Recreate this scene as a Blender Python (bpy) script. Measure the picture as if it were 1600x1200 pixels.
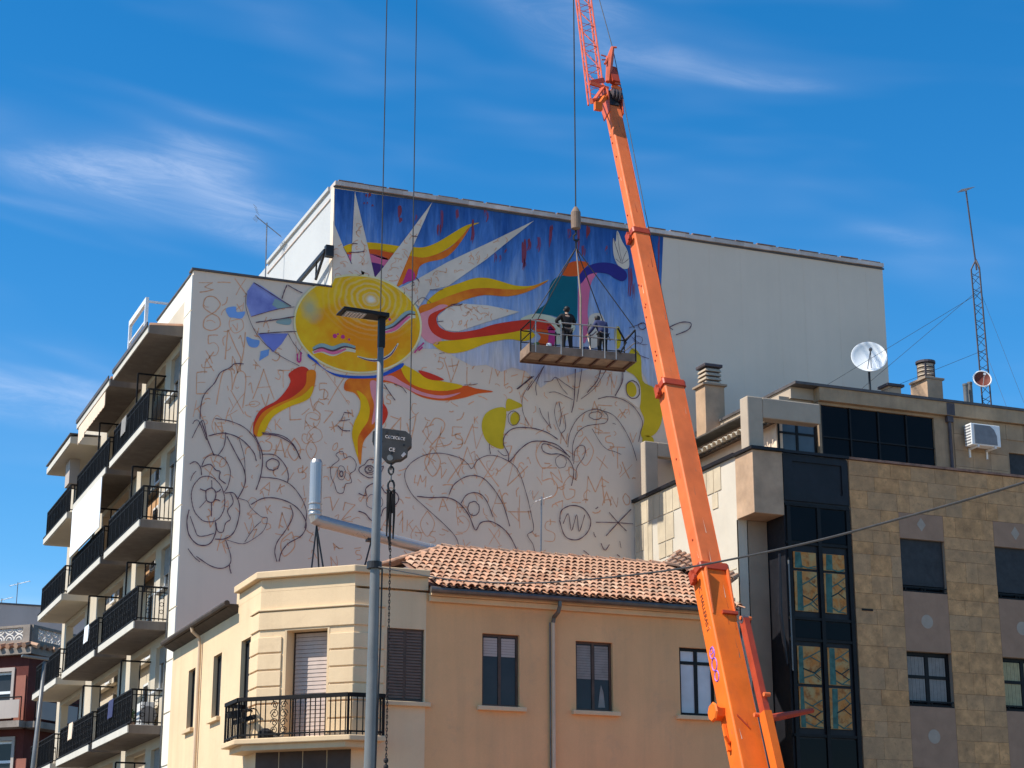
import bpy, bmesh, math, random
from mathutils import Vector, Matrix, Quaternion

for _o in list(bpy.data.objects):
    bpy.data.objects.remove(_o, do_unlink=True)
random.seed(11)
SC = bpy.context.scene
COL = SC.collection
R = math.radians

# ------------------------------------------------------------------ camera
# World axes follow the buildings: +X along the mural wall, +Y away from the street, metres.
FPX = 2951.0
PITCH = math.atan(860.0 / FPX)
YAW = R(22.3)
CAM = Vector((0, 0, 1.6))
CF = Vector((math.sin(YAW) * math.cos(PITCH), math.cos(YAW) * math.cos(PITCH), math.sin(PITCH)))
CR = Vector((math.cos(YAW), -math.sin(YAW), 0))
CU = CR.cross(CF)
cam = bpy.data.cameras.new('camera')
cam.sensor_width = 36.0
cam.lens = FPX / 1600 * 36
cam.clip_end = 3000
camo = bpy.data.objects.new('camera', cam)
COL.objects.link(camo)
camo.location = CAM
camo.rotation_euler = CF.to_track_quat('-Z', 'Y').to_euler()
SC.camera = camo

# ------------------------------------------------------------------ sun and sky
SUN_EL, SUN_PHI = R(49), R(3)
SDIR = Vector((-math.cos(SUN_PHI) * math.cos(SUN_EL), math.sin(SUN_PHI) * math.cos(SUN_EL), math.sin(SUN_EL)))
sl = bpy.data.lights.new('sun', 'SUN')
sl.energy = 4.3
sl.angle = R(0.53)
sl.color = (1.0, 0.94, 0.84)
slo = bpy.data.objects.new('sun', sl)
COL.objects.link(slo)
slo.rotation_euler = SDIR.to_track_quat('Z', 'Y').to_euler()
slo.location = SDIR * 80

W = bpy.data.worlds.new('World')
SC.world = W
W.use_nodes = True
wn, wl = W.node_tree.nodes, W.node_tree.links
wn.clear()
w_out = wn.new('ShaderNodeOutputWorld')
w_bg = wn.new('ShaderNodeBackground')
w_bg.inputs['Strength'].default_value = 0.122
sky = wn.new('ShaderNodeTexSky')
sky.sky_type = 'NISHITA'
sky.sun_disc = False
sky.sun_elevation = SUN_EL
sky.sun_rotation = math.atan2(SDIR.x, SDIR.y)
sky.altitude = 800
sky.air_density = 1.0
sky.dust_density = 0.2
sky.ozone_density = 3.0
# thin cirrus streaks: noise stretched along the horizon, over the whole sky
tc = wn.new('ShaderNodeTexCoord')
sep = wn.new('ShaderNodeSeparateXYZ')
wl.new(tc.outputs['Generated'], sep.inputs[0])
def wmath(op, a, b=None, clamp=False):
    n = wn.new('ShaderNodeMath'); n.operation = op; n.use_clamp = clamp
    for i, s in enumerate((a, b)):
        if s is None: continue
        if isinstance(s, (int, float)): n.inputs[i].default_value = s
        else: wl.new(s, n.inputs[i])
    return n.outputs[0]
azn = wmath('ARCTAN2', sep.outputs['X'], sep.outputs['Y'])
eln = wmath('ARCSINE', sep.outputs['Z'])
cmb = wn.new('ShaderNodeCombineXYZ')
wl.new(wmath('MULTIPLY', azn, 1.0), cmb.inputs[0])
# streaks tilt gently down towards the right
wl.new(wmath('ADD', wmath('MULTIPLY', eln, 5.0), wmath('MULTIPLY', azn, 0.62)), cmb.inputs[1])
def wnoise(scale, detail, rough, dist, off):
    m = wn.new('ShaderNodeMapping'); m.inputs['Location'].default_value = off
    wl.new(cmb.outputs[0], m.inputs['Vector'])
    n = wn.new('ShaderNodeTexNoise')
    n.inputs['Scale'].default_value = scale
    n.inputs['Detail'].default_value = detail
    n.inputs['Roughness'].default_value = rough
    n.inputs['Distortion'].default_value = dist
    wl.new(m.outputs[0], n.inputs['Vector'])
    return n.outputs['Fac']
CLOUD_OFF = (50.14, 2.22, 0.0)
big = wnoise(3.4, 3, 0.55, 0.35, CLOUD_OFF)
fine = wnoise(11.0, 9, 0.72, 0.9, (1.7, 4.2, 0))
def wramp(v, lo, hi):
    n = wn.new('ShaderNodeMapRange'); n.interpolation_type = 'SMOOTHSTEP'
    n.inputs['From Min'].default_value = lo; n.inputs['From Max'].default_value = hi
    wl.new(v, n.inputs['Value']); return n.outputs[0]
mask = wmath('MULTIPLY', wramp(big, 0.53, 0.76), wramp(fine, 0.28, 0.78))
veil = wmath('MULTIPLY', wramp(big, 0.42, 0.82), 0.12)
fac = wmath('MULTIPLY', wmath('ADD', wmath('MULTIPLY', mask, 0.34), veil), 1.0, True)
# the photograph's sky is a deep, saturated blue
hsv = wn.new('ShaderNodeHueSaturation')
hsv.inputs['Saturation'].default_value = 1.39
hsv.inputs['Hue'].default_value = 0.497
wl.new(sky.outputs[0], hsv.inputs['Color'])
mixc = wn.new('ShaderNodeMixRGB')
mixc.inputs['Color2'].default_value = (6.0, 6.3, 7.2, 1)
wl.new(hsv.outputs[0], mixc.inputs['Color1'])
wl.new(fac, mixc.inputs['Fac'])
wl.new(mixc.outputs[0], w_bg.inputs['Color'])
wl.new(w_bg.outputs[0], w_out.inputs['Surface'])

SC.view_settings.view_transform = 'Standard'
SC.view_settings.look = 'None'
SC.view_settings.gamma = 1.0
SC.view_settings.use_curve_mapping = False
SC.view_settings.exposure = 0.56
SC.render.engine = 'CYCLES'
SC.cycles.use_denoising = True
SC.cycles.max_bounces = 6

# ------------------------------------------------------------------ measuring the photograph (1600 x 1200 pixels)
def ray(x, y): return CR * (x - 800) + CU * (600 - y) + CF * FPX
def onY(x, y, Y): d = ray(x, y); return CAM + d * (Y / d.y)
def onX(x, y, X): d = ray(x, y); return CAM + d * (X / d.x)
def onZ(x, y, Z): d = ray(x, y); return CAM + d * ((Z - CAM.z) / d.z)
def atD(x, y, D): return CAM + ray(x, y) * (D / FPX)

# ------------------------------------------------------------------ materials
MATS = {}
def nmath(nt, op, a, b=None, clamp=False):
    n = nt.nodes.new('ShaderNodeMath'); n.operation = op; n.use_clamp = clamp
    for i, s in enumerate((a, b)):
        if s is None: continue
        if isinstance(s, (int, float)): n.inputs[i].default_value = s
        else: nt.links.new(s, n.inputs[i])
    return n.outputs[0]
def nnoise(nt, vec, scale, detail=4, rough=0.6, stretch=(1, 1, 1), dist=0):
    m = nt.nodes.new('ShaderNodeMapping'); m.inputs['Scale'].default_value = stretch
    nt.links.new(vec, m.inputs['Vector'])
    n = nt.nodes.new('ShaderNodeTexNoise')
    n.inputs['Scale'].default_value = scale; n.inputs['Detail'].default_value = detail
    n.inputs['Roughness'].default_value = rough; n.inputs['Distortion'].default_value = dist
    nt.links.new(m.outputs[0], n.inputs['Vector'])
    return n.outputs['Fac']
def nrange(nt, v, a, b, c=0.0, d=1.0):
    n = nt.nodes.new('ShaderNodeMapRange')
    for k, s in zip(('From Min', 'From Max', 'To Min', 'To Max'), (a, b, c, d)): n.inputs[k].default_value = s
    nt.links.new(v, n.inputs['Value']); return n.outputs[0]
def nmix(nt, f, a, b, mode='MIX'):
    n = nt.nodes.new('ShaderNodeMixRGB'); n.blend_type = mode
    for k, s in (('Fac', f), ('Color1', a), ('Color2', b)):
        if isinstance(s, (int, float)): n.inputs[k].default_value = s
        elif isinstance(s, tuple): n.inputs[k].default_value = s if len(s) == 4 else s + (1,)
        else: nt.links.new(s, n.inputs[k])
    return n.outputs[0]
def newmat(name):
    m = bpy.data.materials.new(name); m.use_nodes = True
    nt = m.node_tree; b = nt.nodes['Principled BSDF']
    return m, nt, b
def pm(name, col, rough=0.8, var=0.12, scale=2.0, bump=0.0, bscale=30, streak=0.0, stcol=None, metal=0.0,
       rand=0.0, alt=None, spec=0.4, blotch=0.0, blcol=None, sscale=1.4, fine=0.0):
    """plain surface: base colour, cloudy variation, fine grain, run-off streaks, per-piece tint, small relief"""
    m, nt, b = newmat(name)
    geo = nt.nodes.new('ShaderNodeNewGeometry'); pos = geo.outputs['Position']
    c = nmix(nt, 0.0, col, col)
    n1 = nnoise(nt, pos, scale, 5, 0.6)
    dk = tuple(x * (1 - var * 1.6) for x in col); lt = tuple(min(1, x * (1 + var)) for x in col)
    c = nmix(nt, nrange(nt, n1, 0.3, 0.7), dk, lt)
    if alt:
        oi = nt.nodes.new('ShaderNodeObjectInfo')
        c = nmix(nt, nrange(nt, oi.outputs['Random'], 0.0, 1.0), c, nmix(nt, 0.65, c, alt))
    if rand:
        oi = nt.nodes.new('ShaderNodeObjectInfo')
        w = nmath(nt, 'MULTIPLY', oi.outputs['Random'], 7.31); w = nmath(nt, 'FRACT', w)
        c = nmix(nt, 1.0, c, nmix(nt, w, (1 - rand,) * 3, (1 + rand * .6,) * 3), 'MULTIPLY')
    if blotch:
        nb = nnoise(nt, pos, scale * 2.7, 6, 0.7, dist=0.6)
        c = nmix(nt, nmath(nt, 'MULTIPLY', nrange(nt, nb, 0.55, 0.7), blotch, True), c, blcol or tuple(x * .55 for x in col))
    if streak:
        ns = nnoise(nt, pos, sscale, 6, 0.65, (1.0, 1.0, 0.06))
        c = nmix(nt, nmath(nt, 'MULTIPLY', nrange(nt, ns, 0.48, 0.72), streak, True), c, stcol or tuple(x * .6 for x in col))
    if fine:
        nf = nnoise(nt, pos, 60, 3, 0.7)
        c = nmix(nt, 1.0, c, nmix(nt, nrange(nt, nf, 0.3, 0.7), (1 - fine,) * 3, (1 + fine,) * 3), 'MULTIPLY')
    nt.links.new(c, b.inputs['Base Color'])
    b.inputs['Metallic'].default_value = metal
    b.inputs['Specular IOR Level'].default_value = spec
    nr = nnoise(nt, pos, scale * 3, 3)
    nt.links.new(nrange(nt, nr, 0.3, 0.7, max(0.02, rough - 0.08), min(1, rough + 0.08)), b.inputs['Roughness'])
    if bump:
        bn = nt.nodes.new('ShaderNodeBump'); bn.inputs['Strength'].default_value = bump; bn.inputs['Distance'].default_value = 0.02
        nt.links.new(nnoise(nt, pos, bscale, 6, 0.65), bn.inputs['Height'])
        nt.links.new(bn.outputs[0], b.inputs['Normal'])
    MATS[name] = m
    return m
def M(n): return MATS[n]

pm('asphalt', (.07, .058, .047), .9, .2, .6, .3, 60)
pm('paving', (.32, .25, .18), .85, .15, .8, .2, 30)
pm('mural_wall', (.81, .65, .505), .85, .05, .25, .12, 14, .26, (.66, .54, .42), sscale=1.1)
pm('white_render', (.49, .50, .495), .85, .03, .5, .05, 20, .10, (.43, .43, .42), sscale=1.0)
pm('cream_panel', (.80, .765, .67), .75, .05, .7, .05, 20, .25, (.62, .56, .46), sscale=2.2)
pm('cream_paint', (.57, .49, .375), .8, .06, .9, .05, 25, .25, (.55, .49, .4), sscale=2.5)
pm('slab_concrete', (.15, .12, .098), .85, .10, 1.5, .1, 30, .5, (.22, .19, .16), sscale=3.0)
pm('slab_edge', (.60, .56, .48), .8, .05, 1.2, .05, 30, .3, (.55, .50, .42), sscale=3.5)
pm('coping_pink', (.66, .56, .50), .85, .15, 2.0, .2, 20, rand=.18)
pm('flashing', (.10, .09, .09), .6, .2, 2)
pm('iron_black', (.014, .013, .013), .7, .2, 5, spec=.15)
pm('beige_render', (.76, .555, .335), .88, .06, .45, .25, 9, .34, (.55, .38, .22), sscale=1.3, blotch=.3, blcol=(.60, .42, .25), fine=.05)
pm('brown_render', (.78, .44, .205), .88, .07, .45, .25, 9, .40, (.50, .31, .16), sscale=1.3, blotch=.35, blcol=(.52, .33, .19), fine=.05)
pm('beige_trim', (.72, .52, .31), .85, .08, .8, .15, 14, .28, (.44, .31, .19), sscale=1.6, fine=.05)
pm('dark_eave', (.065, .047, .035), .8, .25, 3)
pm('gutter_zinc', (.16, .145, .13), .45, .2, 3, metal=.6)
pm('pipe_beige', (.62, .45, .30), .6, .08, 2)
pm('brown_wood', (.085, .050, .034), .55, .2, 6)
pm('brown_shutter', (.155, .100, .075), .6, .12, 5)
pm('roller_shutter', (.52, .41, .35), .6, .08, 4, streak=.25, sscale=5)
pm('tile_clay', (.50, .235, .13), .85, .2, 3.5, .25, 30, rand=.28, alt=(.46, .34, .24), blotch=.6, blcol=(.27, .19, .14), fine=.12)
pm('tile_dark', (.30, .17, .12), .9, .3, 4, .2, 30)
pm('stone_clad', (.62, .325, .135), .75, .24, 3.4, .15, 18, rand=.11, alt=(.40, .26, .15), blotch=.6, blcol=(.25, .145, .075), fine=.14)
pm('stone_pink', (.37, .22, .14), .75, .08, 2.5, .06, 25, .12, rand=.05, fine=.06)
pm('stone_grey_inlay', (.40, .32, .25), .7, .06, 5)
pm('stone_tan', (.46, .31, .20), .75, .16, 1.6, .1, 20, blotch=.35, blcol=(.55, .36, .2))
pm('relief_cream', (.58, .525, .43), .8, .05, 1.2, .08, 18, .18, (.60, .50, .38), sscale=2)
pm('relief_panel', (.55, .46, .325), .8, .09, 2.2, .1, 18, .2, (.52, .40, .26), sscale=2.5, rand=.06)
pm('concrete', (.34, .255, .185), .88, .10, 1.2, .2, 18, .35, (.24, .20, .17), sscale=2)
pm('concrete_light', (.43, .35, .265), .88, .08, 1.2, .15, 18, .25, (.42, .36, .29), sscale=2)
pm('attic_stone', (.40, .28, .17), .8, .14, 2.2, .12, 18, .45, (.17, .135, .11), rand=.12, sscale=2.4)
pm('black_metal', (.010, .010, .011), .5, .2, 3, spec=.2)
pm('navy_metal', (.014, .014, .018), .45, .2, 2, spec=.25)
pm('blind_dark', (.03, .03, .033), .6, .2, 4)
pm('orange_paint', (.84, .165, .02), .5, .10, 1.2, .05, 20, .38, (.50, .10, .03), blotch=.22, blcol=(.5, .16, .06), sscale=2.5, spec=.18)
pm('orange_faded', (.74, .165, .05), .55, .12, 1.2, .05, 20, .42, (.50, .12, .045), blotch=.25, blcol=(.55, .20, .10), sscale=2.5, spec=.18)
pm('red_paint', (.42, .055, .02), .45, .15, 3)
pm('jib_paint', (.60, .11, .045), .5, .12, 4)
pm('dark_text', (.08, .02, .015), .6, .1, 4)
pm('violet_text', (.32, .13, .55), .6, .1, 4)
pm('black_steel', (.03, .03, .032), .5, .25, 4, metal=.3)
pm('block_grey', (.085, .080, .078), .55, .2, 5, spec=.5)
pm('rope', (.035, .033, .032), .7, .2, 8)
pm('rope_black', (.02, .016, .016), .8, .2, 8)
pm('white_mark', (.70, .62, .60), .6, .05, 6)
pm('galv', (.165, .165, .16), .42, .1, 2, metal=.2)
pm('lamp_black', (.016, .015, .016), .5, .1, 3, spec=.2)
pm('led_panel', (.30, .29, .30), .35, .5, 30)
pm('steel_shiny', (.40, .38, .36), .22, .02, .5, metal=.4, spec=.7)
pm('alu_rail', (.34, .32, .31), .45, .12, 4, metal=.5)
pm('basket_wood', (.24, .165, .12), .8, .2, 3, .1, 20)
pm('basket_frame', (.13, .062, .042), .6, .25, 4)
pm('basket_floor', (.36, .27, .20), .8, .2, 4)
pm('skin', (.45, .28, .20), .6, .05, 8)
pm('hair', (.012, .010, .010), .6, .2, 20)
pm('cloth_black', (.012, .012, .014), .9, .2, 10)
pm('cloth_navy', (.035, .042, .115), .85, .2, 10)
pm('cloth_dark', (.016, .015, .018), .9, .2, 10)
pm('shoe_white', (.75, .75, .75), .6, .05, 10)
pm('white_plastic', (.80, .80, .78), .45, .05, 4, streak=.15)
pm('ac_grille', (.20, .20, .21), .5, .1, 6)
pm('dish_white', (.80, .82, .82), .5, .04, 3)
pm('dish_red', (.16, .035, .02), .6, .25, 6)
pm('antenna_metal', (.20, .21, .23), .5, .2, 5, metal=.6)
pm('antenna_light', (.62, .62, .60), .5, .2, 5, metal=.4)
pm('mast_paint', (.075, .062, .070), .6, .2, 5)
pm('brick_red', (.11, .024, .018), .88, .10, 1.0, .1, 20, .2, (.16, .05, .04))
pm('brick_pink', (.34, .125, .085), .85, .08, 2)
pm('far_grey', (.46, .40, .36), .9, .06, .6, .05, 15, .2)
pm('balustrade', (.30, .25, .21), .9, .2, 2, .2, 20)
pm('balustrade_ring', (.72, .67, .60), .85, .1, 3)
pm('awning_white', (.86, .90, .92), .7, .03, 3)
pm('awning_beige', (.80, .62, .46), .8, .06, 3)
pm('interior_ochre', (.55, .33, .17), .85, .08, 2)
pm('white_frame', (.82, .83, .83), .4, .04, 4)
pm('curtain', (.26, .245, .225), .9, .1, 6)
pm('curtain_yellow', (.40, .35, .20), .9, .1, 6)
pm('plant_green', (.06, .11, .03), .8, .4, 20)
pm('teal_glass', (.055, .145, .12), .4, .3, 5, spec=.2)
pm('teal_lead', (.018, .04, .036), .5, .3, 6, spec=.2)
pm('balcony_shade', (.06, .032, .02), .6, .15, 3, .05, 20)  # near-black brown that carries the shade below the corner balcony
pm('tyre', (.02, .02, .02), .9, .2, 8)

def glass(name, col, rough=.06, sp_=.22):
    m, nt, b = newmat(name)
    geo = nt.nodes.new('ShaderNodeNewGeometry')
    n = nnoise(nt, geo.outputs['Position'], 1.2, 3)
    nt.links.new(nmix(nt, n, tuple(x * .6 for x in col), tuple(x * 1.4 for x in col)), b.inputs['Base Color'])
    b.inputs['Roughness'].default_value = rough
    b.inputs['Specular IOR Level'].default_value = sp_
    bn = nt.nodes.new('ShaderNodeBump'); bn.inputs['Strength'].default_value = .05; bn.inputs['Distance'].default_value = .02
    nt.links.new(nnoise(nt, geo.outputs['Position'], 1.5, 2), bn.inputs['Height']); nt.links.new(bn.outputs[0], b.inputs['Normal'])
    MATS[name] = m
glass('glass_dark', (.03, .033, .038))
glass('glass_black', (.006, .006, .007), .12, .10)
glass('glass_blue', (.10, .135, .16))
glass('glass_white', (.55, .58, .60), .15)

def stained():
    m, nt, b = newmat('stained_glass')
    oi = nt.nodes.new('ShaderNodeObjectInfo')
    geo = nt.nodes.new('ShaderNodeNewGeometry')
    n = nnoise(nt, geo.outputs['Position'], 2.6, 4, .55, dist=1.0)
    c = nmix(nt, nrange(nt, n, .36, .64), (.52, .19, .035), (.44, .30, .12))
    c = nmix(nt, nrange(nt, nnoise(nt, geo.outputs['Position'], 7, 3), .5, .7), c, (.30, .10, .02))
    nt.links.new(c, b.inputs['Base Color']); b.inputs['Roughness'].default_value = .35; b.inputs['Specular IOR Level'].default_value = .2
    MATS['stained_glass'] = m
stained()

# ------------------------------------------------------------------ mesh helpers
class MB:
    def __init__(s): s.v = []; s.f = []
    def quad(s, *p):
        i = len(s.v); s.v += [Vector(q) for q in p]; s.f.append(tuple(range(i, i + len(p)))); return s
    def hexa(s, c):
        """8 corners: bottom loop 0-3, top loop 4-7"""
        i = len(s.v); s.v += [Vector(q) for q in c]
        s.f += [tuple(i + k for k in q) for q in ((0, 3, 2, 1), (4, 5, 6, 7), (0, 1, 5, 4), (1, 2, 6, 5), (2, 3, 7, 6), (3, 0, 4, 7))]
        return s
    def box(s, x0, x1, y0, y1, z0, z1):
        return s.hexa([(x0, y0, z0), (x1, y0, z0), (x1, y1, z0), (x0, y1, z0), (x0, y0, z1), (x1, y0, z1), (x1, y1, z1), (x0, y1, z1)])
    def mbox(s, mp, a0, a1, d0, d1, z0, z1):
        return s.hexa([mp(a0, d0, z0), mp(a1, d0, z0), mp(a1, d1, z0), mp(a0, d1, z0), mp(a0, d0, z1), mp(a1, d0, z1), mp(a1, d1, z1), mp(a0, d1, z1)])
    def prism(s, poly, vec):
        n = len(poly); i = len(s.v); vec = Vector(vec)
        s.v += [Vector(p) for p in poly] + [Vector(p) + vec for p in poly]
        s.f.append(tuple(i + k for k in reversed(range(n)))); s.f.append(tuple(i + n + k for k in range(n)))
        for k in range(n):
            l = (k + 1) % n; s.f.append((i + k, i + l, i + n + l, i + n + k))
        return s
    def bar(s, p, q, w, h=None, up=(0, 0, 1)):
        """rectangular bar from p to q"""
        p, q = Vector(p), Vector(q); h = h or w
        a = (q - p).normalized(); u = Vector(up)
        if abs(a.dot(u)) > .95: u = Vector((1, 0, 0))
        x = a.cross(u).normalized() * (w / 2); y = x.cross(a).normalized() * (h / 2)
        return s.hexa([p - x - y, p + x - y, p + x + y, p - x + y, q - x - y, q + x - y, q + x + y, q - x + y])
    def tube(s, pts, r, n=8, cap=True):
        pts = [Vector(p) for p in pts]; m = len(pts)
        rs = r if isinstance(r, (list, tuple)) else [r] * m
        i = len(s.v); prev = None
        for k, p in enumerate(pts):
            t = (pts[min(k + 1, m - 1)] - pts[max(k - 1, 0)]).normalized()
            if prev is None:
                u = Vector((0, 0, 1)) if abs(t.z) < .9 else Vector((1, 0, 0))
                x = t.cross(u).normalized()
            else:
                x = (prev - t * prev.dot(t)).normalized()
            prev = x; y = t.cross(x)
            for j in range(n):
                a = 2 * math.pi * j / n
                s.v.append(p + (x * math.cos(a) + y * math.sin(a)) * rs[k])
        for k in range(m - 1):
            for j in range(n):
                l = (j + 1) % n
                s.f.append((i + k * n + j, i + k * n + l, i + (k + 1) * n + l, i + (k + 1) * n + j))
        if cap:
            s.f.append(tuple(i + j for j in reversed(range(n)))); s.f.append(tuple(i + (m - 1) * n + j for j in range(n)))
        return s
    def lathe(s, prof, c, n=16, axis=(0, 0, 1)):
        """profile of (radius, height) turned round an axis through c"""
        a = Vector(axis).normalized(); u = Vector((1, 0, 0)) if abs(a.x) < .9 else Vector((0, 1, 0))
        x = a.cross(u).normalized(); y = a.cross(x); i = len(s.v); c = Vector(c)
        for r, h in prof:
            for j in range(n):
                t = 2 * math.pi * j / n; s.v.append(c + a * h + (x * math.cos(t) + y * math.sin(t)) * r)
        for k in range(len(prof) - 1):
            for j in range(n):
                l = (j + 1) % n; s.f.append((i + k * n + j, i + k * n + l, i + (k + 1) * n + l, i + (k + 1) * n + j))
        s.f.append(tuple(i + j for j in reversed(range(n)))); s.f.append(tuple(i + (len(prof) - 1) * n + j for j in range(n)))
        return s
    def wall(s, mp, a0, a1, z0, z1, d0, d1, holes=()):
        """wall sheet between depths d0 and d1 with rectangular openings (a0,a1,z0,z1) and their reveals"""
        A = sorted({a0, a1} | {min(max(h[k], a0), a1) for h in holes for k in (0, 1)})
        Z = sorted({z0, z1} | {min(max(h[k], z0), z1) for h in holes for k in (2, 3)})
        def solid(i, j):
            if not (0 <= i < len(A) - 1 and 0 <= j < len(Z) - 1): return False
            a, z = (A[i] + A[i + 1]) / 2, (Z[j] + Z[j + 1]) / 2
            return not any(h[0] < a < h[1] and h[2] < z < h[3] for h in holes)
        for i in range(len(A) - 1):
            for j in range(len(Z) - 1):
                if not solid(i, j): continue
                p, q, r, t = A[i], A[i + 1], Z[j], Z[j + 1]
                s.quad(mp(p, d0, r), mp(q, d0, r), mp(q, d0, t), mp(p, d0, t))
                s.quad(mp(p, d1, r), mp(p, d1, t), mp(q, d1, t), mp(q, d1, r))
                if not solid(i - 1, j): s.quad(mp(p, d0, r), mp(p, d0, t), mp(p, d1, t), mp(p, d1, r))
                if not solid(i + 1, j): s.quad(mp(q, d0, r), mp(q, d1, r), mp(q, d1, t), mp(q, d0, t))
                if not solid(i, j - 1): s.quad(mp(p, d0, r), mp(p, d1, r), mp(q, d1, r), mp(q, d0, r))
                if not solid(i, j + 1): s.quad(mp(p, d0, t), mp(q, d0, t), mp(q, d1, t), mp(p, d1, t))
        return s
    def build(s, name, mat, parent=None, smooth=False, bevel=0.0, merge=False, recalc=True):
        org = origin(parent)
        me = bpy.data.meshes.new(name)
        me.from_pydata([tuple(v - org) for v in s.v], [], s.f)
        if recalc or merge:
            bm = bmesh.new(); bm.from_mesh(me)
            if merge: bmesh.ops.remove_doubles(bm, verts=bm.verts, dist=1e-4)
            bmesh.ops.recalc_face_normals(bm, faces=bm.faces)
            bm.to_mesh(me); bm.free()
        me.materials.append(M(mat) if isinstance(mat, str) else mat)
        if smooth:
            for p in me.polygons: p.use_smooth = True
        o = bpy.data.objects.new(name, me); COL.objects.link(o)
        if parent: o.parent = parent
        if bevel:
            b = o.modifiers.new('bevel', 'BEVEL'); b.width = bevel; b.segments = 2; b.limit_method = 'ANGLE'
        return o
def origin(o):
    v = Vector((0, 0, 0))
    while o is not None:
        v += o.location; o = o.parent
    return v
def tag(o, label=None, cat=None, group=None, kind=None):
    for k, s in (('label', label), ('category', cat), ('group', group), ('kind', kind)):
        if s: o[k] = s
    return o
def thing(name, label, cat, loc=(0, 0, 0), group=None):
    o = bpy.data.objects.new(name, None); COL.objects.link(o); o.location = loc; o.empty_display_size = .3
    return tag(o, label, cat, group)
def face_front(Y0): return lambda a, d, z: Vector((a, Y0 + d, z))        # wall looking at the street, a along X
def face_left(X0): return lambda a, d, z: Vector((X0 + d, a, z))         # wall looking left, a along Y
def inst(src, parent, world, rot=None):
    """another piece that shares src's mesh; world position, parented"""
    o = src.copy(); COL.objects.link(o); o.parent = parent
    o.location = Vector(world) - origin(parent)
    if rot is not None: o.rotation_euler = rot
    return o
def text(name, body, size, loc, xdir, ydir, mat, parent, depth=.004):
    c = bpy.data.curves.new(name, 'FONT'); c.body = body; c.size = size; c.extrude = depth; c.align_x = 'CENTER'; c.align_y = 'CENTER'
    c.materials.append(M(mat))
    f = bpy.data.objects.new(name, c); COL.objects.link(f)
    me = bpy.data.meshes.new_from_object(f.evaluated_get(bpy.context.evaluated_depsgraph_get())); me.name = name
    bpy.data.objects.remove(f); bpy.data.curves.remove(c)
    o = bpy.data.objects.new(name, me); COL.objects.link(o); o.parent = parent
    x = Vector(xdir).normalized(); y = Vector(ydir); y = (y - x * y.dot(x)).normalized(); z = x.cross(y)
    o.matrix_local = Matrix.Translation(Vector(loc) - origin(parent)) @ Matrix((x, y, z)).transposed().to_4x4()
    return o
def window(parent, mp, a0, a1, z0, z1, d, frame_mat, pane_mat, fw=.06, mull=1, trans=None, depth=.07, name='window', backing=None):
    """frame as the part; panes (and sill) as its pieces"""
    f = MB()
    f.mbox(mp, a0, a0 + fw, d, d + depth, z0, z1); f.mbox(mp, a1 - fw, a1, d, d + depth, z0, z1)
    f.mbox(mp, a0 + fw, a1 - fw, d, d + depth, z0, z0 + fw); f.mbox(mp, a0 + fw, a1 - fw, d, d + depth, z1 - fw, z1)
    xs = [a0 + fw]
    for k in range(mull):
        c = a0 + (a1 - a0) * (k + 1) / (mull + 1); f.mbox(mp, c - fw * .6, c + fw * .6, d, d + depth, z0 + fw, z1 - fw); xs += [c - fw * .6, c + fw * .6]
    xs.append(a1 - fw)
    zs = [z0 + fw]
    if trans:
        zt = z0 + (z1 - z0) * trans
        for k in range(0, len(xs), 2): f.mbox(mp, xs[k], xs[k + 1], d + .003, d + depth - .003, zt - fw * .5, zt + fw * .5)
        zs += [zt - fw * .5, zt + fw * .5]
    zs.append(z1 - fw)
    w = f.build(name, frame_mat, parent)
    for k in range(0, len(xs), 2):
        for l in range(0, len(zs), 2):
            MB().mbox(mp, xs[k], xs[k + 1], d + depth * .4, d + depth * .6, zs[l], zs[l + 1]).build('pane', pane_mat, w)
    return w
def sm(pts, closed=True, n=5):
    """Catmull-Rom smoothing of a 2D outline"""
    out = []; m = len(pts)
    rng = range(m) if closed else range(m - 1)
    for i in rng:
        g = (lambda k: pts[k % m]) if closed else (lambda k: pts[min(max(k, 0), m - 1)])
        p0, p1, p2, p3 = g(i - 1), g(i), g(i + 1), g(i + 2)
        for k in range(n):
            t = k / n
            out.append(tuple(.5 * (2 * b + (c - a) * t + (2 * a - 5 * b + 4 * c - e) * t * t + (3 * b - a - 3 * c + e) * t ** 3) for a, b, c, e in zip(p0, p1, p2, p3)))
    if not closed: out.append(tuple(pts[-1]))
    return out
# ------------------------------------------------------------------ ground
YM = 50.54                       # plane of the painted party wall
g = MB(); g.quad((-600, -400, 0), (700, -400, 0), (700, 900, 0), (-600, 900, 0))
tag(g.build('ground', 'asphalt'), kind='structure')
g = MB(); g.prism([(8.2, 37.0, .004), (60, 37.0, .004), (60, 50, .004), (10.6, 50, .004), (10.6, 80, .004), (8.2, 80, .004)], (0, 0, .13))
tag(g.build('pavement', 'paving', bevel=.02), kind='structure')
g = MB(); g.quad((-60, -30, .006), (60, -30, .006), (60, 24, .006), (-60, 24, .006))
tag(g.build('plaza_paving', 'paving'), kind='structure')
for k in range(9):
    m = MB(); m.box(-8 + k * 5, -5.5 + k * 5, 30.4, 30.55, .0, .012)
    tag(m.build('lane_marking', 'white_plastic'), kind='structure')

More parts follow.
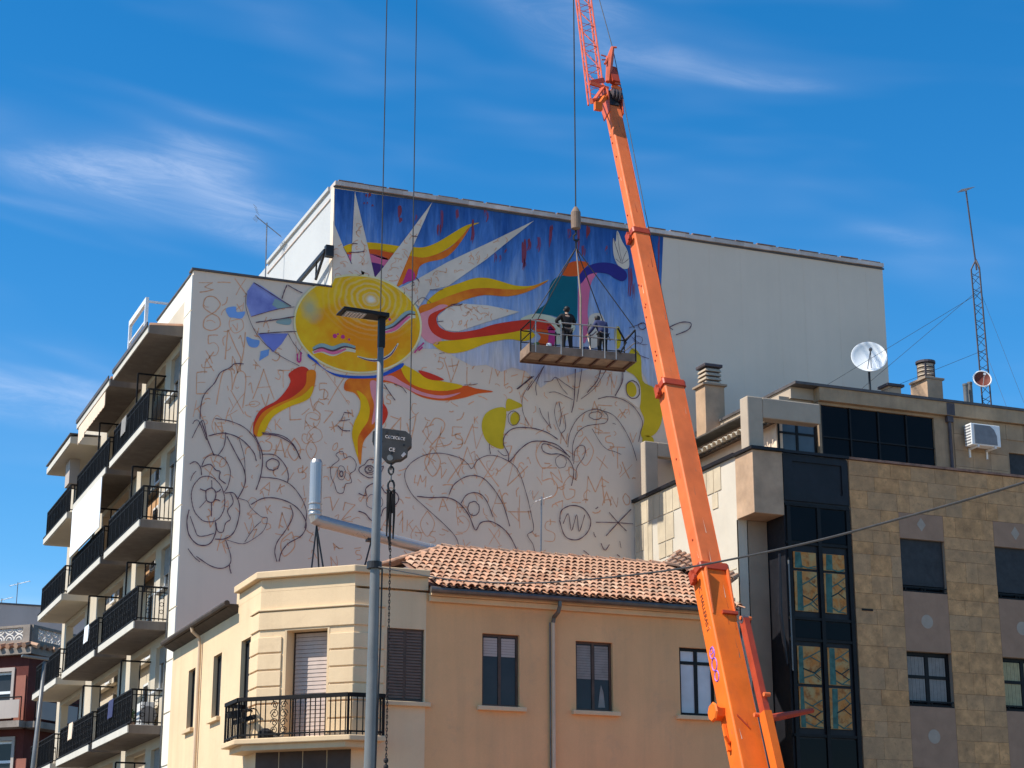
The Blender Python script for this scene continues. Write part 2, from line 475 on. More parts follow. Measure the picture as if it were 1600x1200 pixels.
# ------------------------------------------------------------------ apartment block with the painted wall
apt = thing('apartment_block', 'tall cream apartment block with stacked balconies and a sun mural on its blank wall', 'building', (10.9, YM, 0))
wallp = [(10.9, YM, 0), (34.15, YM, 0), (34.15, YM, 23.05), (15.0, YM, 23.05), (15.0, YM, 19.82), (10.9, YM, 19.82)]
mw = MB().prism(wallp, (0, .3, 0)).build('mural_wall', 'mural_wall', apt)
mw['label'] = 'grey-white blank wall with a half-finished mural'
MB().box(15.0, 34.15, YM + .3, 60.5, 0, 23.05).build('tower_volume', 'white_render', apt)
MB().box(12.3, 15.0, YM + .3, 70, 0, 19.55).build('wing_volume', 'cream_paint', apt)
MB().box(10.93, 12.3, YM + .3, 70, 19.45, 19.55).build('roof_deck', 'slab_concrete', apt)
# coping stones along the tall wall and its return
cs = MB().box(0, 1.06, -.10, .42, 0, .13).build('coping_stone', 'coping_pink'); cs.parent = apt; cs.location = Vector((15.0, YM, 23.054)) - apt.location
for k in range(18):
    xx = 15.0 + k * 1.064
    if k: inst(cs, apt, (xx, YM, 23.054 + random.uniform(-.006, .006)))
MB().box(14.93, 15.25, YM + .425, 58.0, 23.054, 23.17).build('coping_strip', 'white_render', apt)
for k in range(24):
    tl = MB().box(15.1 + k * .79, 15.1 + k * .79 + random.uniform(.6, .785), YM - .115, YM + .34, 23.188, 23.205 + random.uniform(0, .022)); tl.build('coping_tile', 'tile_dark', apt)
MB().box(14.97, 34.2, YM - .03, YM - .002, 22.99, 23.045).build('drip_edge', 'flashing', apt)
MB().box(10.84, 15.0, YM - .06, YM + .35, 19.824, 19.88).build('parapet_flashing', 'flashing', apt)
MB().box(14.962, 14.998, YM + .35, 58.0, 22.72, 22.76).build('drip_edge', 'coping_pink', apt)

# ---------------- the mural: flat paint laid in thin coats on the wall
def paint_mat(name, col, var=.10, col2=None, vert=False, sc=.9):
    m, nt, b = newmat(name)
    geo = nt.nodes.new('ShaderNodeNewGeometry'); pos = geo.outputs['Position']
    n = nnoise(nt, pos, sc, 5, .6, (1, 1, .35) if vert else (1, 1, 1))
    c = nmix(nt, nrange(nt, n, .32, .68), tuple(x * (1 - var * 1.5) for x in col), col2 or tuple(min(1, x * (1 + var)) for x in col))
    nt.links.new(c, b.inputs['Base Color']); b.inputs['Roughness'].default_value = .75; b.inputs['Specular IOR Level'].default_value = .25
    MATS[name] = m
for nme, c in dict(pt_white=(.82, .665, .52), pt_yellow=(.90, .505, .008), pt_orange=(.90, .24, .012), pt_redor=(.82, .115, .016), pt_red=(.72, .045, .02),
                   pt_pink=(.80, .17, .30), pt_magenta=(.62, .05, .22), pt_rose=(.85, .32, .34), pt_purple=(.10, .03, .16), pt_navy=(.035, .03, .22),
                   pt_teal=(.004, .13, .17), pt_lilac=(.22, .26, .66), pt_cyan=(.20, .37, .70), pt_olive=(.68, .47, .02), pt_line=(.13, .06, .08),
                   pt_sketch=(.80, .40, .22), pt_blue=(.03, .10, .46), pt_rim=(.86, .74, .40), pt_pale=(.72, .66, .46), pt_seagreen=(.30, .42, .40)).items():
    paint_mat(nme, c)
paint_mat('pt_streak', (.36, .05, .05), .2, (.26, .07, .16), True, 2.5)
paint_mat('pt_feather', (.20, .23, .60), .15, (.38, .42, .74))
paint_mat('pt_flame', (.90, .12, .015), .15, (.96, .30, .02), False, 1.2)
def sky_paint():
    m, nt, b = newmat('pt_sky')
    geo = nt.nodes.new('ShaderNodeNewGeometry'); pos = geo.outputs['Position']
    sp = nt.nodes.new('ShaderNodeSeparateXYZ'); nt.links.new(pos, sp.inputs[0])
    brush = nnoise(nt, pos, 1.7, 6, .65, (1.2, 1, .22), .6)
    h = nmath(nt, 'ADD', sp.outputs['Z'], nrange(nt, brush, .3, .7, -1.1, 1.1))
    h = nrange(nt, h, 17.6, 23.2)
    cr = nt.nodes.new('ShaderNodeValToRGB'); e = cr.color_ramp.elements
    e[0].position = 0; e[0].color = (.66, .60, .58, 1); e[1].position = 1; e[1].color = (.018, .085, .29, 1)
    for p, c in ((.22, (.48, .50, .60, 1)), (.46, (.26, .37, .60, 1)), (.72, (.075, .20, .50, 1))):
        el = e.new(p); el.color = c
    nt.links.new(h, cr.inputs[0])
    br2 = nnoise(nt, pos, 9, 4, .7, (1, 1, .1))
    c = nmix(nt, 1.0, cr.outputs[0], nmix(nt, nrange(nt, br2, .3, .7), (.80,) * 3, (1.22,) * 3), 'MULTIPLY')
    nt.links.new(c, b.inputs['Base Color']); b.inputs['Roughness'].default_value = .7; b.inputs['Specular IOR Level'].default_value = .25
    MATS['pt_sky'] = m
sky_paint()
def sun_paint():
    m, nt, b = newmat('pt_sun')
    geo = nt.nodes.new('ShaderNodeNewGeometry'); pos = geo.outputs['Position']
    sw = onY(579, 469, YM); oc = onY(575, 530, YM); bl = onY(484, 480, YM)
    def dist(c, sx=1.0, sz=1.0):
        v = nt.nodes.new('ShaderNodeVectorMath'); v.operation = 'SUBTRACT'; nt.links.new(pos, v.inputs[0]); v.inputs[1].default_value = c
        s = nt.nodes.new('ShaderNodeVectorMath'); s.operation = 'MULTIPLY'; nt.links.new(v.outputs[0], s.inputs[0]); s.inputs[1].default_value = (sx, 0, sz)
        l = nt.nodes.new('ShaderNodeVectorMath'); l.operation = 'LENGTH'; nt.links.new(s.outputs[0], l.inputs[0]); return l.outputs['Value']
    wob = nnoise(nt, pos, 1.6, 4, .6)
    c = nmix(nt, nrange(nt, wob, .3, .7), (.84, .42, .005), (.93, .56, .016))
    d = nmath(nt, 'ADD', dist(oc, .8, 1.25), nrange(nt, wob, .3, .7, -.35, .35))
    c = nmix(nt, nrange(nt, d, 1.55, .45), c, (.90, .28, .004))
    ds = nmath(nt, 'ADD', dist(sw, .82, 1.0), nrange(nt, wob, .3, .7, -.05, .05))
    ring = nmath(nt, 'SINE', nmath(nt, 'MULTIPLY', ds, 42))
    amt = nmath(nt, 'MULTIPLY', nrange(nt, ring, -.1, .9), nrange(nt, ds, 1.35, .25), True)
    c = nmix(nt, nmath(nt, 'MULTIPLY', amt, .6), c, (.80, .62, .30))
    c = nmix(nt, nrange(nt, ds, .16, .02), c, (.80, .74, .62))
    db = nmath(nt, 'ADD', dist(bl, 1.5, 1.0), nrange(nt, wob, .3, .7, -.15, .15))
    c = nmix(nt, nmath(nt, 'MULTIPLY', nrange(nt, db, .55, .1), .6), c, (.26, .42, .36))
    nt.links.new(c, b.inputs['Base Color']); b.inputs['Roughness'].default_value = .7; b.inputs['Specular IOR Level'].default_value = .25
    MATS['pt_sun'] = m
sun_paint()

rng = random.Random(5)
def Zm(ox, oy, s): return lambda pts: [(ox + x / s, oy + y / s) for x, y in pts]
z3, z4, z5 = Zm(260, 420, 4), Zm(440, 280, 4), Zm(700, 280, 3.5305)
z6, z7, z8 = Zm(280, 580, 3.75), Zm(560, 560, 3.75), Zm(760, 560, 3.75)
z2 = Zm(500, 460, 6.667)
COAT = .0035
def coat(name, pts, mat, layer, smooth=False, label=None):
    if smooth: pts = sm(pts, True, 4)
    Y = YM - COAT * layer
    m = MB(); m.quad(*[onY(x, y, Y) for x, y in pts])
    o = m.build(name, mat, mw, recalc=False)
    if label: o['label'] = label
    return o
def ribbon(mb, pts, w, Y, taper=False):
    p = [onY(x, y, Y) for x, y in pts]; n = len(p)
    if n < 2: return
    L, Rr = [], []
    for i in range(n):
        t = p[min(i + 1, n - 1)] - p[max(i - 1, 0)]; t.y = 0
        if t.length < 1e-6: t = Vector((1, 0, 0))
        t.normalize(); nrm = Vector((-t.z, 0, t.x))
        k = w / 2
        if not taper: k *= .72 + .4 * math.sin(i * .9 + p[0].x * 3) ** 2
        if taper: k *= .35 + .65 * math.sin(math.pi * min(max(i / (n - 1), .04), .96))
        L.append(p[i] + nrm * k); Rr.append(p[i] - nrm * k)
    i0 = len(mb.v); mb.v += L + Rr
    for i in range(n - 1): mb.f.append((i0 + i, i0 + i + 1, i0 + n + i + 1, i0 + n + i))
def strokes(name, polys, mat, w, layer, smooth=True, taper=False):
    m = MB()
    for q in polys:
        q = [(x + rng.uniform(-.5, .5), y + rng.uniform(-.5, .5)) for x, y in q]
        if not taper and len(q) == 2: q = [q[0], ((q[0][0] + q[1][0]) / 2 + rng.uniform(-.8, .8), (q[0][1] + q[1][1]) / 2 + rng.uniform(-.8, .8)), q[1]]
        ribbon(m, sm(q, False, 5) if smooth and len(q) > 2 else q, w * (1 if taper else rng.uniform(.6, 1.25)), YM - COAT * layer, taper)
    return m.build(name, mat, mw, recalc=False)

# orange chalk letters and figures under everything
GL = {'8': [[(.5, .5), (.15, .3), (.25, .02), (.6, 0), (.85, .2), (.7, .42), (.5, .5), (.2, .65), (.15, .9), (.5, 1), (.85, .88), (.8, .62), (.5, .5)]],
      '5': [[(.85, 0), (.2, 0)], [(.2, 0), (.18, .42)], [(.18, .42), (.6, .36), (.9, .62), (.7, .95), (.2, .98)]],
      'M': [[(0, 1), (.12, 0)], [(.12, 0), (.5, .6)], [(.5, .6), (.85, 0)], [(.85, 0), (1, 1)]],
      'N': [[(.05, 1), (.05, 0)], [(.05, 0), (.9, 1)], [(.9, 1), (.9, 0)]],
      'A': [[(0, 1), (.5, 0)], [(.5, 0), (1, 1)], [(.2, .62), (.85, .6)]],
      'X': [[(0, 0), (1, 1)], [(.95, .02), (.1, 1)]], 'L': [[(.1, 0), (.1, .95)], [(.1, .95), (.8, .92)]],
      '3': [[(.1, .08), (.6, 0), (.8, .25), (.45, .47)], [(.45, .47), (.9, .62), (.75, .95), (.1, .95)]],
      '2': [[(.1, .25), (.4, 0), (.8, .15), (.75, .45), (.1, 1)], [(.1, 1), (.9, .95)]], '7': [[(.05, .05), (.9, 0)], [(.9, 0), (.35, 1)]],
      '6': [[(.8, .05), (.35, .3), (.12, .7), (.4, 1), (.8, .85), (.7, .55), (.2, .6)]], 'G': [[(.85, .15), (.4, 0), (.08, .5), (.4, 1), (.85, .85), (.85, .55)], [(.85, .55), (.5, .55)]],
      'E': [[(.8, 0), (.1, .03)], [(.1, .03), (.08, 1)], [(.08, 1), (.85, .97)], [(.1, .5), (.65, .48)]], '4': [[(.6, 0), (.05, .65)], [(.05, .65), (.9, .62)], [(.65, .3), (.65, 1)]],
      '1': [[(.2, .25), (.55, 0)], [(.55, 0), (.55, 1)]], '+': [[(.5, 0), (.5, 1)], [(0, .5), (1, .5)]], '0': [[(.5, 0), (.12, .4), (.3, .95), (.7, .95), (.9, .5), (.5, 0)]],
      'T': [[(0, 0), (1, .03)], [(.5, 0), (.5, 1)]], 'K': [[(.1, 0), (.1, 1)], [(.85, 0), (.12, .55)], [(.3, .42), (.9, 1)]],
      'R': [[(.1, 1), (.1, 0)], [(.1, 0), (.75, .1), (.65, .45), (.1, .5)], [(.4, .5), (.9, 1)]], 'C': [[(.9, .12), (.4, 0), (.08, .5), (.4, 1), (.9, .9)]],
      'O': [[(.5, 0), (.1, .5), (.5, 1), (.9, .5), (.5, 0)], [(.45, .45), (.55, .55)]], 'V': [[(0, 0), (.45, 1)], [(.45, 1), (.95, 0)]], '-': [[(0, .5), (1, .45)]], 'S': [[(.85, .08), (.3, .05), (.2, .4), (.75, .6), (.7, .95), (.1, .95)]],
      'H': [[(0, 1), (.05, .15), (.35, .05), (.5, .55)], [(.5, .55), (.62, .05), (.95, .15), (1, 1)]], 'Z': [[(0, 0), (.9, .02)], [(.9, .02), (.05, 1)], [(.05, 1), (.95, .97)]]}
def glyph(ch, x, y, h, rot=0.0, asp=.7):
    out = []
    for st in GL[ch]:
        q = []
        for a, b in st:
            u, v = (a - .5) * h * asp, (b - .5) * h
            q.append((x + u * math.cos(rot) - v * math.sin(rot), y + u * math.sin(rot) + v * math.cos(rot)))
        out.append(q)
    return out
fixed = [('M', 322, 448, 22, 1.5), ('-', 350, 442, 30, .1), ('X', 376, 448, 26, 0), ('8', 331, 490, 52, 0), ('6', 370, 497, 46, 0), ('5', 333, 540, 32, 0), ('N', 368, 540, 46, .1),
         ('A', 325, 571, 22, -.2), ('V', 372, 574, 18, 0), ('E', 317, 598, 34, 0), ('H', 363, 606, 58, .15), ('A', 412, 600, 48, 0), ('T', 443, 592, 28, 0), ('X', 371, 628, 34, .1),
         ('0', 398, 631, 16, 1.5), ('K', 312, 640, 26, .2), ('G', 340, 665, 30, 0), ('K', 362, 650, 24, .3), ('L', 463, 640, 36, 0), ('S', 496, 642, 30, .3), ('8', 490, 668, 46, -.1),
         ('X', 527, 606, 52, 0), ('5', 505, 612, 26, 0), ('A', 532, 664, 28, .5), ('3', 416, 690, 30, 0), ('A', 438, 700, 28, .1), ('O', 460, 702, 36, 0), ('O', 486, 702, 30, 0),
         ('A', 620, 668, 34, .4), ('1', 645, 668, 40, .2), ('2', 684, 676, 46, 0), ('X', 668, 684, 22, 0), ('5', 714, 684, 34, 0), ('N', 742, 682, 34, .4), ('X', 672, 718, 34, 0),
         ('O', 676, 722, 44, 0), ('M', 660, 752, 18, .2), ('X', 712, 735, 40, .1), ('X', 762, 735, 50, 0), ('A', 730, 720, 44, 0), ('N', 800, 735, 44, .8), ('5', 722, 812, 40, 0),
         ('+', 812, 800, 52, 0), ('A', 780, 782, 34, 0), ('O', 650, 836, 30, 0), ('X', 772, 838, 26, 0), ('V', 706, 580, 34, 0), ('L', 738, 588, 30, 0), ('M', 778, 585, 34, .1), ('R', 826, 590, 30, .2),
         ('5', 858, 755, 48, 0), ('G', 890, 762, 36, .2), ('M', 930, 765, 42, 0), ('C', 850, 710, 42, 0), ('O', 915, 705, 46, 0), ('T', 965, 715, 34, 0), ('X', 978, 735, 24, .2), ('3', 930, 590, 30, 0),
         ('1', 955, 600, 34, 0), ('X', 973, 646, 14, 0), ('E', 945, 655, 44, .1), ('N', 446, 815, 26, .2), ('O', 450, 850, 40, .3), ('Z', 545, 800, 28, .2), ('7', 520, 745, 30, 0),
         ('A', 606, 818, 30, .2), ('1', 628, 815, 34, 0), ('O', 668, 818, 40, 0), ('7', 700, 770, 26, 0), ('S', 860, 830, 34, 0), ('2', 395, 790, 26, 0), ('4', 590, 720, 26, 0), ('K', 350, 850, 26, .3)]
sk = []
for ch, x, y, h, r in fixed: sk += glyph(ch, x, y, h, r)
for gx in range(306, 1000, 24):
    for gy in range(460, 880, 24):
        if rng.random() < .06: continue
        x, y = gx + rng.uniform(-12, 12), gy + rng.uniform(-12, 12)
        if x < 318 or (x > 880 and y > 800) or y < 448 + (x - 305) * .1 or (y > 850 and x < 480): continue
        if rng.random() < .45: sk += glyph(rng.choice('XA-LV+715NCKS0'), x, y, rng.uniform(11, 22), rng.uniform(-.5, .5))
        else:
            a = rng.uniform(0, 6.28); k = rng.choice((0, 0, .5, -.5, 1.0)); l = rng.uniform(2, 6); q_ = []
            for _i in range(4): q_.append((x, y)); x += l * math.cos(a); y += l * math.sin(a); a += k
            sk.append(q_)
o = strokes('chalk_lettering', sk, 'pt_sketch', .030, 1); o['kind'] = 'stuff'

# painted sky
coat('painted_sky', [(523, 294.5), (1036.5, 366), (1030, 520), (1036, 640), (1018, 610), (1000, 575), (975, 560), (860, 595), (845, 606), (822, 580), (800, 574), (783, 581), (760, 570),
                     (738, 572), (715, 560), (690, 545), (655, 545), (600, 520), (523, 460)], 'pt_sky', 2, label='deep blue brushed sky fading to lilac')
rs = [(575, 306, 9, 4), (572, 318, 8, 3), (584, 322, 6, 3), (622, 330, 8, 10), (625, 345, 5, 8), (690, 345, 6, 18), (686, 360, 5, 14), (714, 335, 6, 10), (740, 368, 6, 14), (759, 332, 6, 10), (761, 340, 4, 10), (820, 398, 9, 26), (826, 385, 6, 14),
      (819, 415, 4, 12), (860, 372, 5, 20), (862, 360, 4, 10), (905, 380, 6, 22), (918, 362, 6, 14), (912, 395, 5, 12), (948, 390, 4, 8), (985, 440, 7, 26), (990, 455, 5, 18), (1028, 398, 5, 34), (1022, 420, 4, 22), (782, 404, 3, 6), (790, 392, 3, 5), (650, 340, 4, 6), (775, 403, 4, 8), (738, 350, 4, 10), (890, 365, 5, 10), (842, 380, 4, 14)]
for x, y, w, h in rs:
    j = lambda: rng.uniform(-1.5, 1.5)
    for _s in range(3):
        u = x + rng.uniform(-.5, .5) * w; t0 = y - h * rng.uniform(.4, 1); t1 = y + h * rng.uniform(.3, 1); k = w * rng.uniform(.12, .26)
        coat('drip_mark', [(u - k + j() * .4, t0 + 1), (u + k * .6, t0 + j()), (u + k + j() * .6, (t0 + t1) / 2), (u + k * .4 - 1, t1 - 2), (u - 1.5 + j(), t1), (u - k * .7 + j() * .6, (t0 + t1) / 2)], 'pt_streak', 3 + .2 * _s, True)

# flames behind the rays
def flames(lst):
    for nm, conv, mat, lay, pts in lst: coat(nm, conv(pts), mat, lay, True)
flames([
 ('flame', z4, 'pt_yellow', 3, [(385, 425), (440, 402), (560, 395), (740, 418), (800, 425), (800, 470), (690, 460), (560, 437), (410, 458)]),
 ('flame', z4, 'pt_redor', 3, [(410, 457), (560, 436), (700, 458), (660, 505), (540, 465), (430, 472)]),
 ('flame', z4, 'pt_pink', 3, [(425, 470), (540, 462), (665, 498), (632, 548), (545, 528), (440, 520)]),
 ('flame', z4, 'pt_purple', 4, [(545, 520), (640, 543), (600, 600), (582, 616), (560, 570)]),
 ('flame', z4, 'pt_yellow', 3, [(780, 425), (880, 426), (970, 396), (1080, 330), (1160, 286), (1236, 272), (1170, 304), (1112, 372), (1040, 432), (960, 472), (880, 492), (780, 482)]),
 ('flame', z4, 'pt_flame', 4, [(785, 482), (880, 490), (965, 470), (1048, 430), (1112, 370), (1180, 296), (1100, 420), (1020, 492), (915, 518), (862, 548), (838, 620), (780, 640), (715, 672), (760, 560)]),
 ('flame', z4, 'pt_magenta', 5, [(795, 560), (825, 578), (835, 605), (826, 632), (790, 640), (755, 655), (775, 600)]),
 # the long middle flame
 ('flame', lambda p: p, 'pt_yellow', 4, [(668, 470), (690, 452), (716, 443), (740, 435), (760, 434), (781, 439), (806, 446), (833, 446), (858, 437), (826, 455), (793, 460), (760, 458), (728, 464), (700, 474), (672, 478)]),
 ('flame', lambda p: p, 'pt_flame', 5, [(655, 480), (676, 473), (700, 463), (734, 452), (762, 450), (793, 452), (820, 451), (856, 439), (824, 456), (793, 463), (757, 461), (728, 468), (706, 478), (690, 485), (674, 492), (664, 505), (652, 510)]),
 ('flame', lambda p: p, 'pt_rose', 6, [(654, 492), (672, 484), (688, 476), (700, 478), (685, 486), (674, 496), (671, 508), (677, 520), (690, 529), (684, 538), (668, 534), (656, 522), (651, 508)]),
 ('flame', lambda p: p, 'pt_red', 7, [(672, 492), (688, 484), (697, 482), (686, 490), (682, 499), (686, 510), (698, 517), (716, 519), (745, 515), (771, 507), (800, 502), (830, 499), (852, 500), (868, 514), (860, 516), (830, 514), (790, 521), (745, 527), (716, 531), (694, 530), (676, 520), (669, 505)]),
 ('flame', lambda p: p, 'pt_yellow', 6, [(676, 537), (690, 533), (716, 531), (745, 527), (790, 520), (822, 515), (836, 524), (820, 533), (795, 530), (762, 536), (730, 548), (705, 552), (688, 547)]),
 # below the face
 ('flame', z3, 'pt_red', 4, [(765, 655), (842, 610), (895, 640), (885, 722), (800, 802), (692, 852), (604, 925), (562, 1042), (545, 1036), (546, 960), (590, 880), (690, 822), (752, 752), (776, 700)]),
 ('flame', z3, 'pt_orange', 5, [(880, 640), (932, 640), (928, 720), (905, 790), (860, 826), (760, 864), (660, 926), (604, 1030), (556, 1044), (552, 985), (600, 900), (690, 846), (790, 800), (868, 728)]),
 ('flame', z3, 'pt_yellow', 6, [(916, 730), (905, 792), (862, 828), (760, 866), (662, 930), (606, 1034), (568, 1043), (592, 962), (650, 890), (740, 840), (850, 790)]),
 ('flame', z6, 'pt_flame', 4, [(985, 48), (1080, 36), (1180, 40), (1195, 150), (1196, 262), (1130, 350), (1078, 420), (1064, 545), (1046, 505), (1030, 430), (1040, 350), (1060, 280), (1070, 200), (1030, 130), (968, 108)]),
 ('flame', z6, 'pt_yellow', 5, [(1040, 112), (1092, 150), (1116, 220), (1106, 290), (1070, 345), (1046, 400), (1048, 505), (1026, 440), (1012, 370), (1026, 300), (1058, 230), (1060, 165)]),
 ('flame', z6, 'pt_rose', 5, [(1120, 60), (1160, 70), (1165, 200), (1160, 270), (1128, 310), (1142, 200), (1124, 130)]),
 ('flame', z7, 'pt_redor', 4, [(120, 108), (250, 36), (280, 100), (400, 170), (520, 190), (620, 160), (690, 176), (790, 194), (700, 206), (620, 230), (500, 247), (370, 226), (262, 166), (180, 140), (120, 140)]),
 ('flame', z7, 'pt_rose', 5, [(120, 118), (190, 100), (262, 140), (370, 196), (490, 218), (600, 200), (500, 235), (372, 216), (266, 168), (190, 136)]),
 ('flame', z7, 'pt_yellow', 6, [(250, 36), (310, 58), (420, 118), (610, 158), (530, 188), (410, 184), (310, 148), (262, 90)]),
 ('flame', z7, 'pt_red', 7, [(352, 70), (420, 86), (502, 124), (440, 128), (384, 108)]),
 ('flame', z7, 'pt_red', 5, [(140, 262), (165, 290), (172, 330), (150, 380), (128, 390), (122, 300)]),
])
# unpainted rays of the sun
rays = [z4([(322, 262), (385, 420), (440, 540), (575, 612), (322, 620)]), z4([(458, 76), (530, 380), (582, 612), (430, 620), (440, 420)]),
        z4([(942, 143), (830, 400), (716, 672), (584, 614), (640, 545), (810, 320)]),
        [(834, 345), (760, 405), (700, 447), (672, 453), (655, 479), (620, 452), (652, 436), (700, 409), (766, 378)],
        [(812, 487), (780, 497), (745, 508), (716, 518), (697, 516), (685, 505), (684, 494), (698, 482), (721, 474), (762, 477)]]
for q in rays: coat('sun_ray', q, 'pt_white', 8)
# ray chalk marks
sk2 = []
def inside(x, y, q):
    r_ = False
    for i in range(len(q)):
        (x0, y0), (x1, y1) = q[i], q[i - 1]
        if (y0 > y) != (y1 > y) and x < (x1 - x0) * (y - y0) / (y1 - y0) + x0: r_ = not r_
    return r_
def scribble(x, y, l):
    a = rng.uniform(0, 6.28); k = rng.uniform(-1.2, 1.2); pts = []
    for i in range(4): pts.append((x, y)); x += l * math.cos(a); y += l * math.sin(a); a += k + rng.uniform(-.3, .3)
    return pts
for q in rays:
    xs, ys = [p[0] for p in q], [p[1] for p in q]; n = int((max(xs) - min(xs)) * (max(ys) - min(ys)) / 90)
    for _k in range(n):
        x, y = rng.uniform(min(xs), max(xs)), rng.uniform(min(ys), max(ys))
        st_ = scribble(x, y, rng.uniform(2, 5))
        if all(inside(px_, py_, q) for px_, py_ in st_): sk2.append(st_)
strokes('chalk_lettering', sk2, 'pt_sketch', .024, 9)['kind'] = 'stuff'

# blue crescent, sun face, features
coat('crescent', z2([(0, 735), (120, 812), (300, 845), (560, 845), (700, 800), (860, 715), (850, 765), (700, 838), (560, 872), (300, 872), (130, 834), (-60, 700), (-130, 640), (-90, 600)]), 'pt_blue', 8, True)
def ell(cx, cy, rx, ry, rot=0, n=56, a0=0, a1=2 * math.pi):
    out = []
    for k in range(n + (0 if a1 - a0 > 6.28 else 1)):
        t = a0 + (a1 - a0) * k / n
        u, v = rx * math.cos(t), ry * math.sin(t)
        out.append((cx + u * math.cos(rot) - v * math.sin(rot), cy + u * math.sin(rot) + v * math.cos(rot)))
    return out
def clip_step(pts):   # the face is cut off where the low wing's wall ends
    return [(x, max(y, 425.5 + (x - 305) * .103 + 1.5)) if x < 521 else (x, y) for x, y in pts]
coat('sun_rim', clip_step(ell(559, 506, 100.5, 77.5, .10, 90)), 'pt_rim', 9)
coat('sun_face', clip_step(ell(559, 506, 97.5, 74.5, .10, 90)), 'pt_sun', 10, label='round yellow and orange face with closed eyes')
def feature(pts, w, mat, lay, nm, conv=z4): return strokes(nm, [conv(pts)], mat, w, lay, True, True)
EL = [(195, 1070), (250, 1052), (320, 1072), (395, 1046), (462, 1060)]
ER = [(630, 945), (700, 922), (762, 868), (800, 845), (835, 846)]
for E_, n_ in ((EL, 'closed_eye'), (ER, 'closed_eye')):
    feature([(x, y + 14) for x, y in E_], .20, 'pt_pale', 11, n_)
    feature([(x, y - 12) for x, y in E_], .15, 'pt_seagreen', 12, n_)
    feature([(x + 6, y + 13) for x, y in E_[0:4]], .11, 'pt_pink', 13, n_)
    feature(E_, .055, 'pt_line', 14, n_)
feature([(475, 1105), (540, 1128), (610, 1130), (680, 1098), (728, 1025)], .10, 'pt_pale', 11, 'mouth')
feature([(480, 1112), (545, 1132), (612, 1130), (680, 1096), (722, 1035)], .04, 'pt_purple', 12, 'mouth')
for x, y, r_ in ((333, 980, 14), (383, 985, 13), (422, 1002, 7), (676, 876, 9), (352, 968, 6)):
    cx, cy = z4([(x, y)])[0]; coat('freckle', ell(cx, cy, r_ / 4, r_ / 4, 0, 12), 'pt_magenta', 11)

# lilac feathers and blue dabs on the left
coat('feather', z3([(546, 84), (600, 110), (782, 234), (640, 268), (530, 300), (500, 220), (506, 140)]), 'pt_feather', 3)
coat('feather', z3([(570, 404), (762, 404), (720, 470), (665, 522), (610, 455)]), 'pt_lilac', 3)
coat('feather_tip', z3([(680, 185), (782, 234), (700, 252), (660, 225)]), 'pt_seagreen', 4)
coat('blue_dab', z3([(372, 250), (432, 236), (440, 270), (492, 268), (470, 310), (420, 305), (392, 300)]), 'pt_cyan', 3, True)
coat('blue_dab', z3([(500, 425), (540, 440), (582, 450), (566, 490), (516, 482)]), 'pt_cyan', 3, True)
coat('blue_dab', z3([(590, 515), (644, 502), (638, 540), (580, 576)]), 'pt_cyan', 3)
coat('blue_dab', z3([(700, 320), (776, 310), (770, 350), (690, 340)]), 'pt_seagreen', 3, True)

# the bell-shaped figure on the right
coat('bell_shape', z5([(620, 535), (680, 528), (712, 535), (712, 760), (700, 785), (640, 778), (575, 752), (478, 738), (538, 688), (556, 640), (562, 590), (585, 552)]), 'pt_teal', 4, True)
coat('orange_cap', z5([(634, 530), (642, 490), (672, 460), (722, 451), (775, 463), (745, 500), (722, 532)]), 'pt_redor', 5, True)
coat('curled_plume', z5([(722, 575), (730, 520), (780, 476), (850, 459), (925, 470), (980, 508), (986, 545), (960, 563), (918, 546), (880, 522), (820, 516), (772, 530), (740, 570)]), 'pt_navy', 6, True)
coat('pink_stem', z5([(724, 590), (768, 532), (822, 515), (792, 568), (778, 650), (770, 740), (778, 800), (765, 880), (748, 905), (730, 850), (720, 770), (718, 660)]), 'pt_pink', 5, True)
coat('pale_band', z5([(400, 770), (470, 742), (560, 752), (640, 785), (690, 800), (700, 830), (640, 900), (590, 905), (600, 850), (560, 800), (500, 776), (430, 780)]), 'pt_pale', 5, True)
coat('red_petal', z5([(420, 790), (500, 776), (560, 800), (592, 850), (582, 920), (540, 935), (480, 922), (512, 872), (470, 830)]), 'pt_redor', 6, True)
coat('violet_petal', z5([(545, 800), (575, 815), (592, 850), (582, 925), (548, 935), (556, 860)]), 'pt_magenta', 7, True)
coat('white_hand', z5([(934, 283), (962, 345), (990, 395), (1000, 460), (992, 492), (950, 488), (920, 440), (910, 380), (912, 325), (925, 345)]), 'pt_white', 5, True)
strokes('hand_outline', [z5([(934, 290), (945, 380), (960, 450)]), z5([(912, 330), (935, 400), (955, 455)]), z5([(985, 395), (970, 430), (960, 460)]), z5([(925, 440), (960, 465), (995, 440)])], 'pt_line', .018, 6)
coat('pale_petal', z5([(775, 770), (800, 742), (840, 740), (860, 770), (880, 830), (860, 900), (790, 930), (770, 860)]), 'pt_white', 5, True)
coat('yellow_leaf', z8([(832, -20), (860, -60), (905, -10), (916, 130), (985, 175), (1026, 280), (1026, 370), (990, 440), (925, 470), (905, 440), (925, 360), (900, 290), (905, 200), (895, 140), (862, 95), (815, 62)]), 'pt_olive', 4, True)
coat('yellow_leaf', z8([(915, 462), (972, 460), (985, 520), (988, 610), (962, 640), (930, 560)]), 'pt_olive', 4, True)
coat('white_petal', z8([(800, 85), (850, 95), (892, 140), (905, 200), (895, 290), (850, 260), (800, 230), (760, 225), (790, 150)]), 'pt_white', 6, True)
coat('yellow_bud', ell(*z8([(850, 182)])[0], 8, 12, -.2, 24), 'pt_olive', 7)
coat('yellow_leaf', z5([(920, 830), (945, 815), (955, 880), (945, 930), (925, 925)]), 'pt_olive', 4, True)
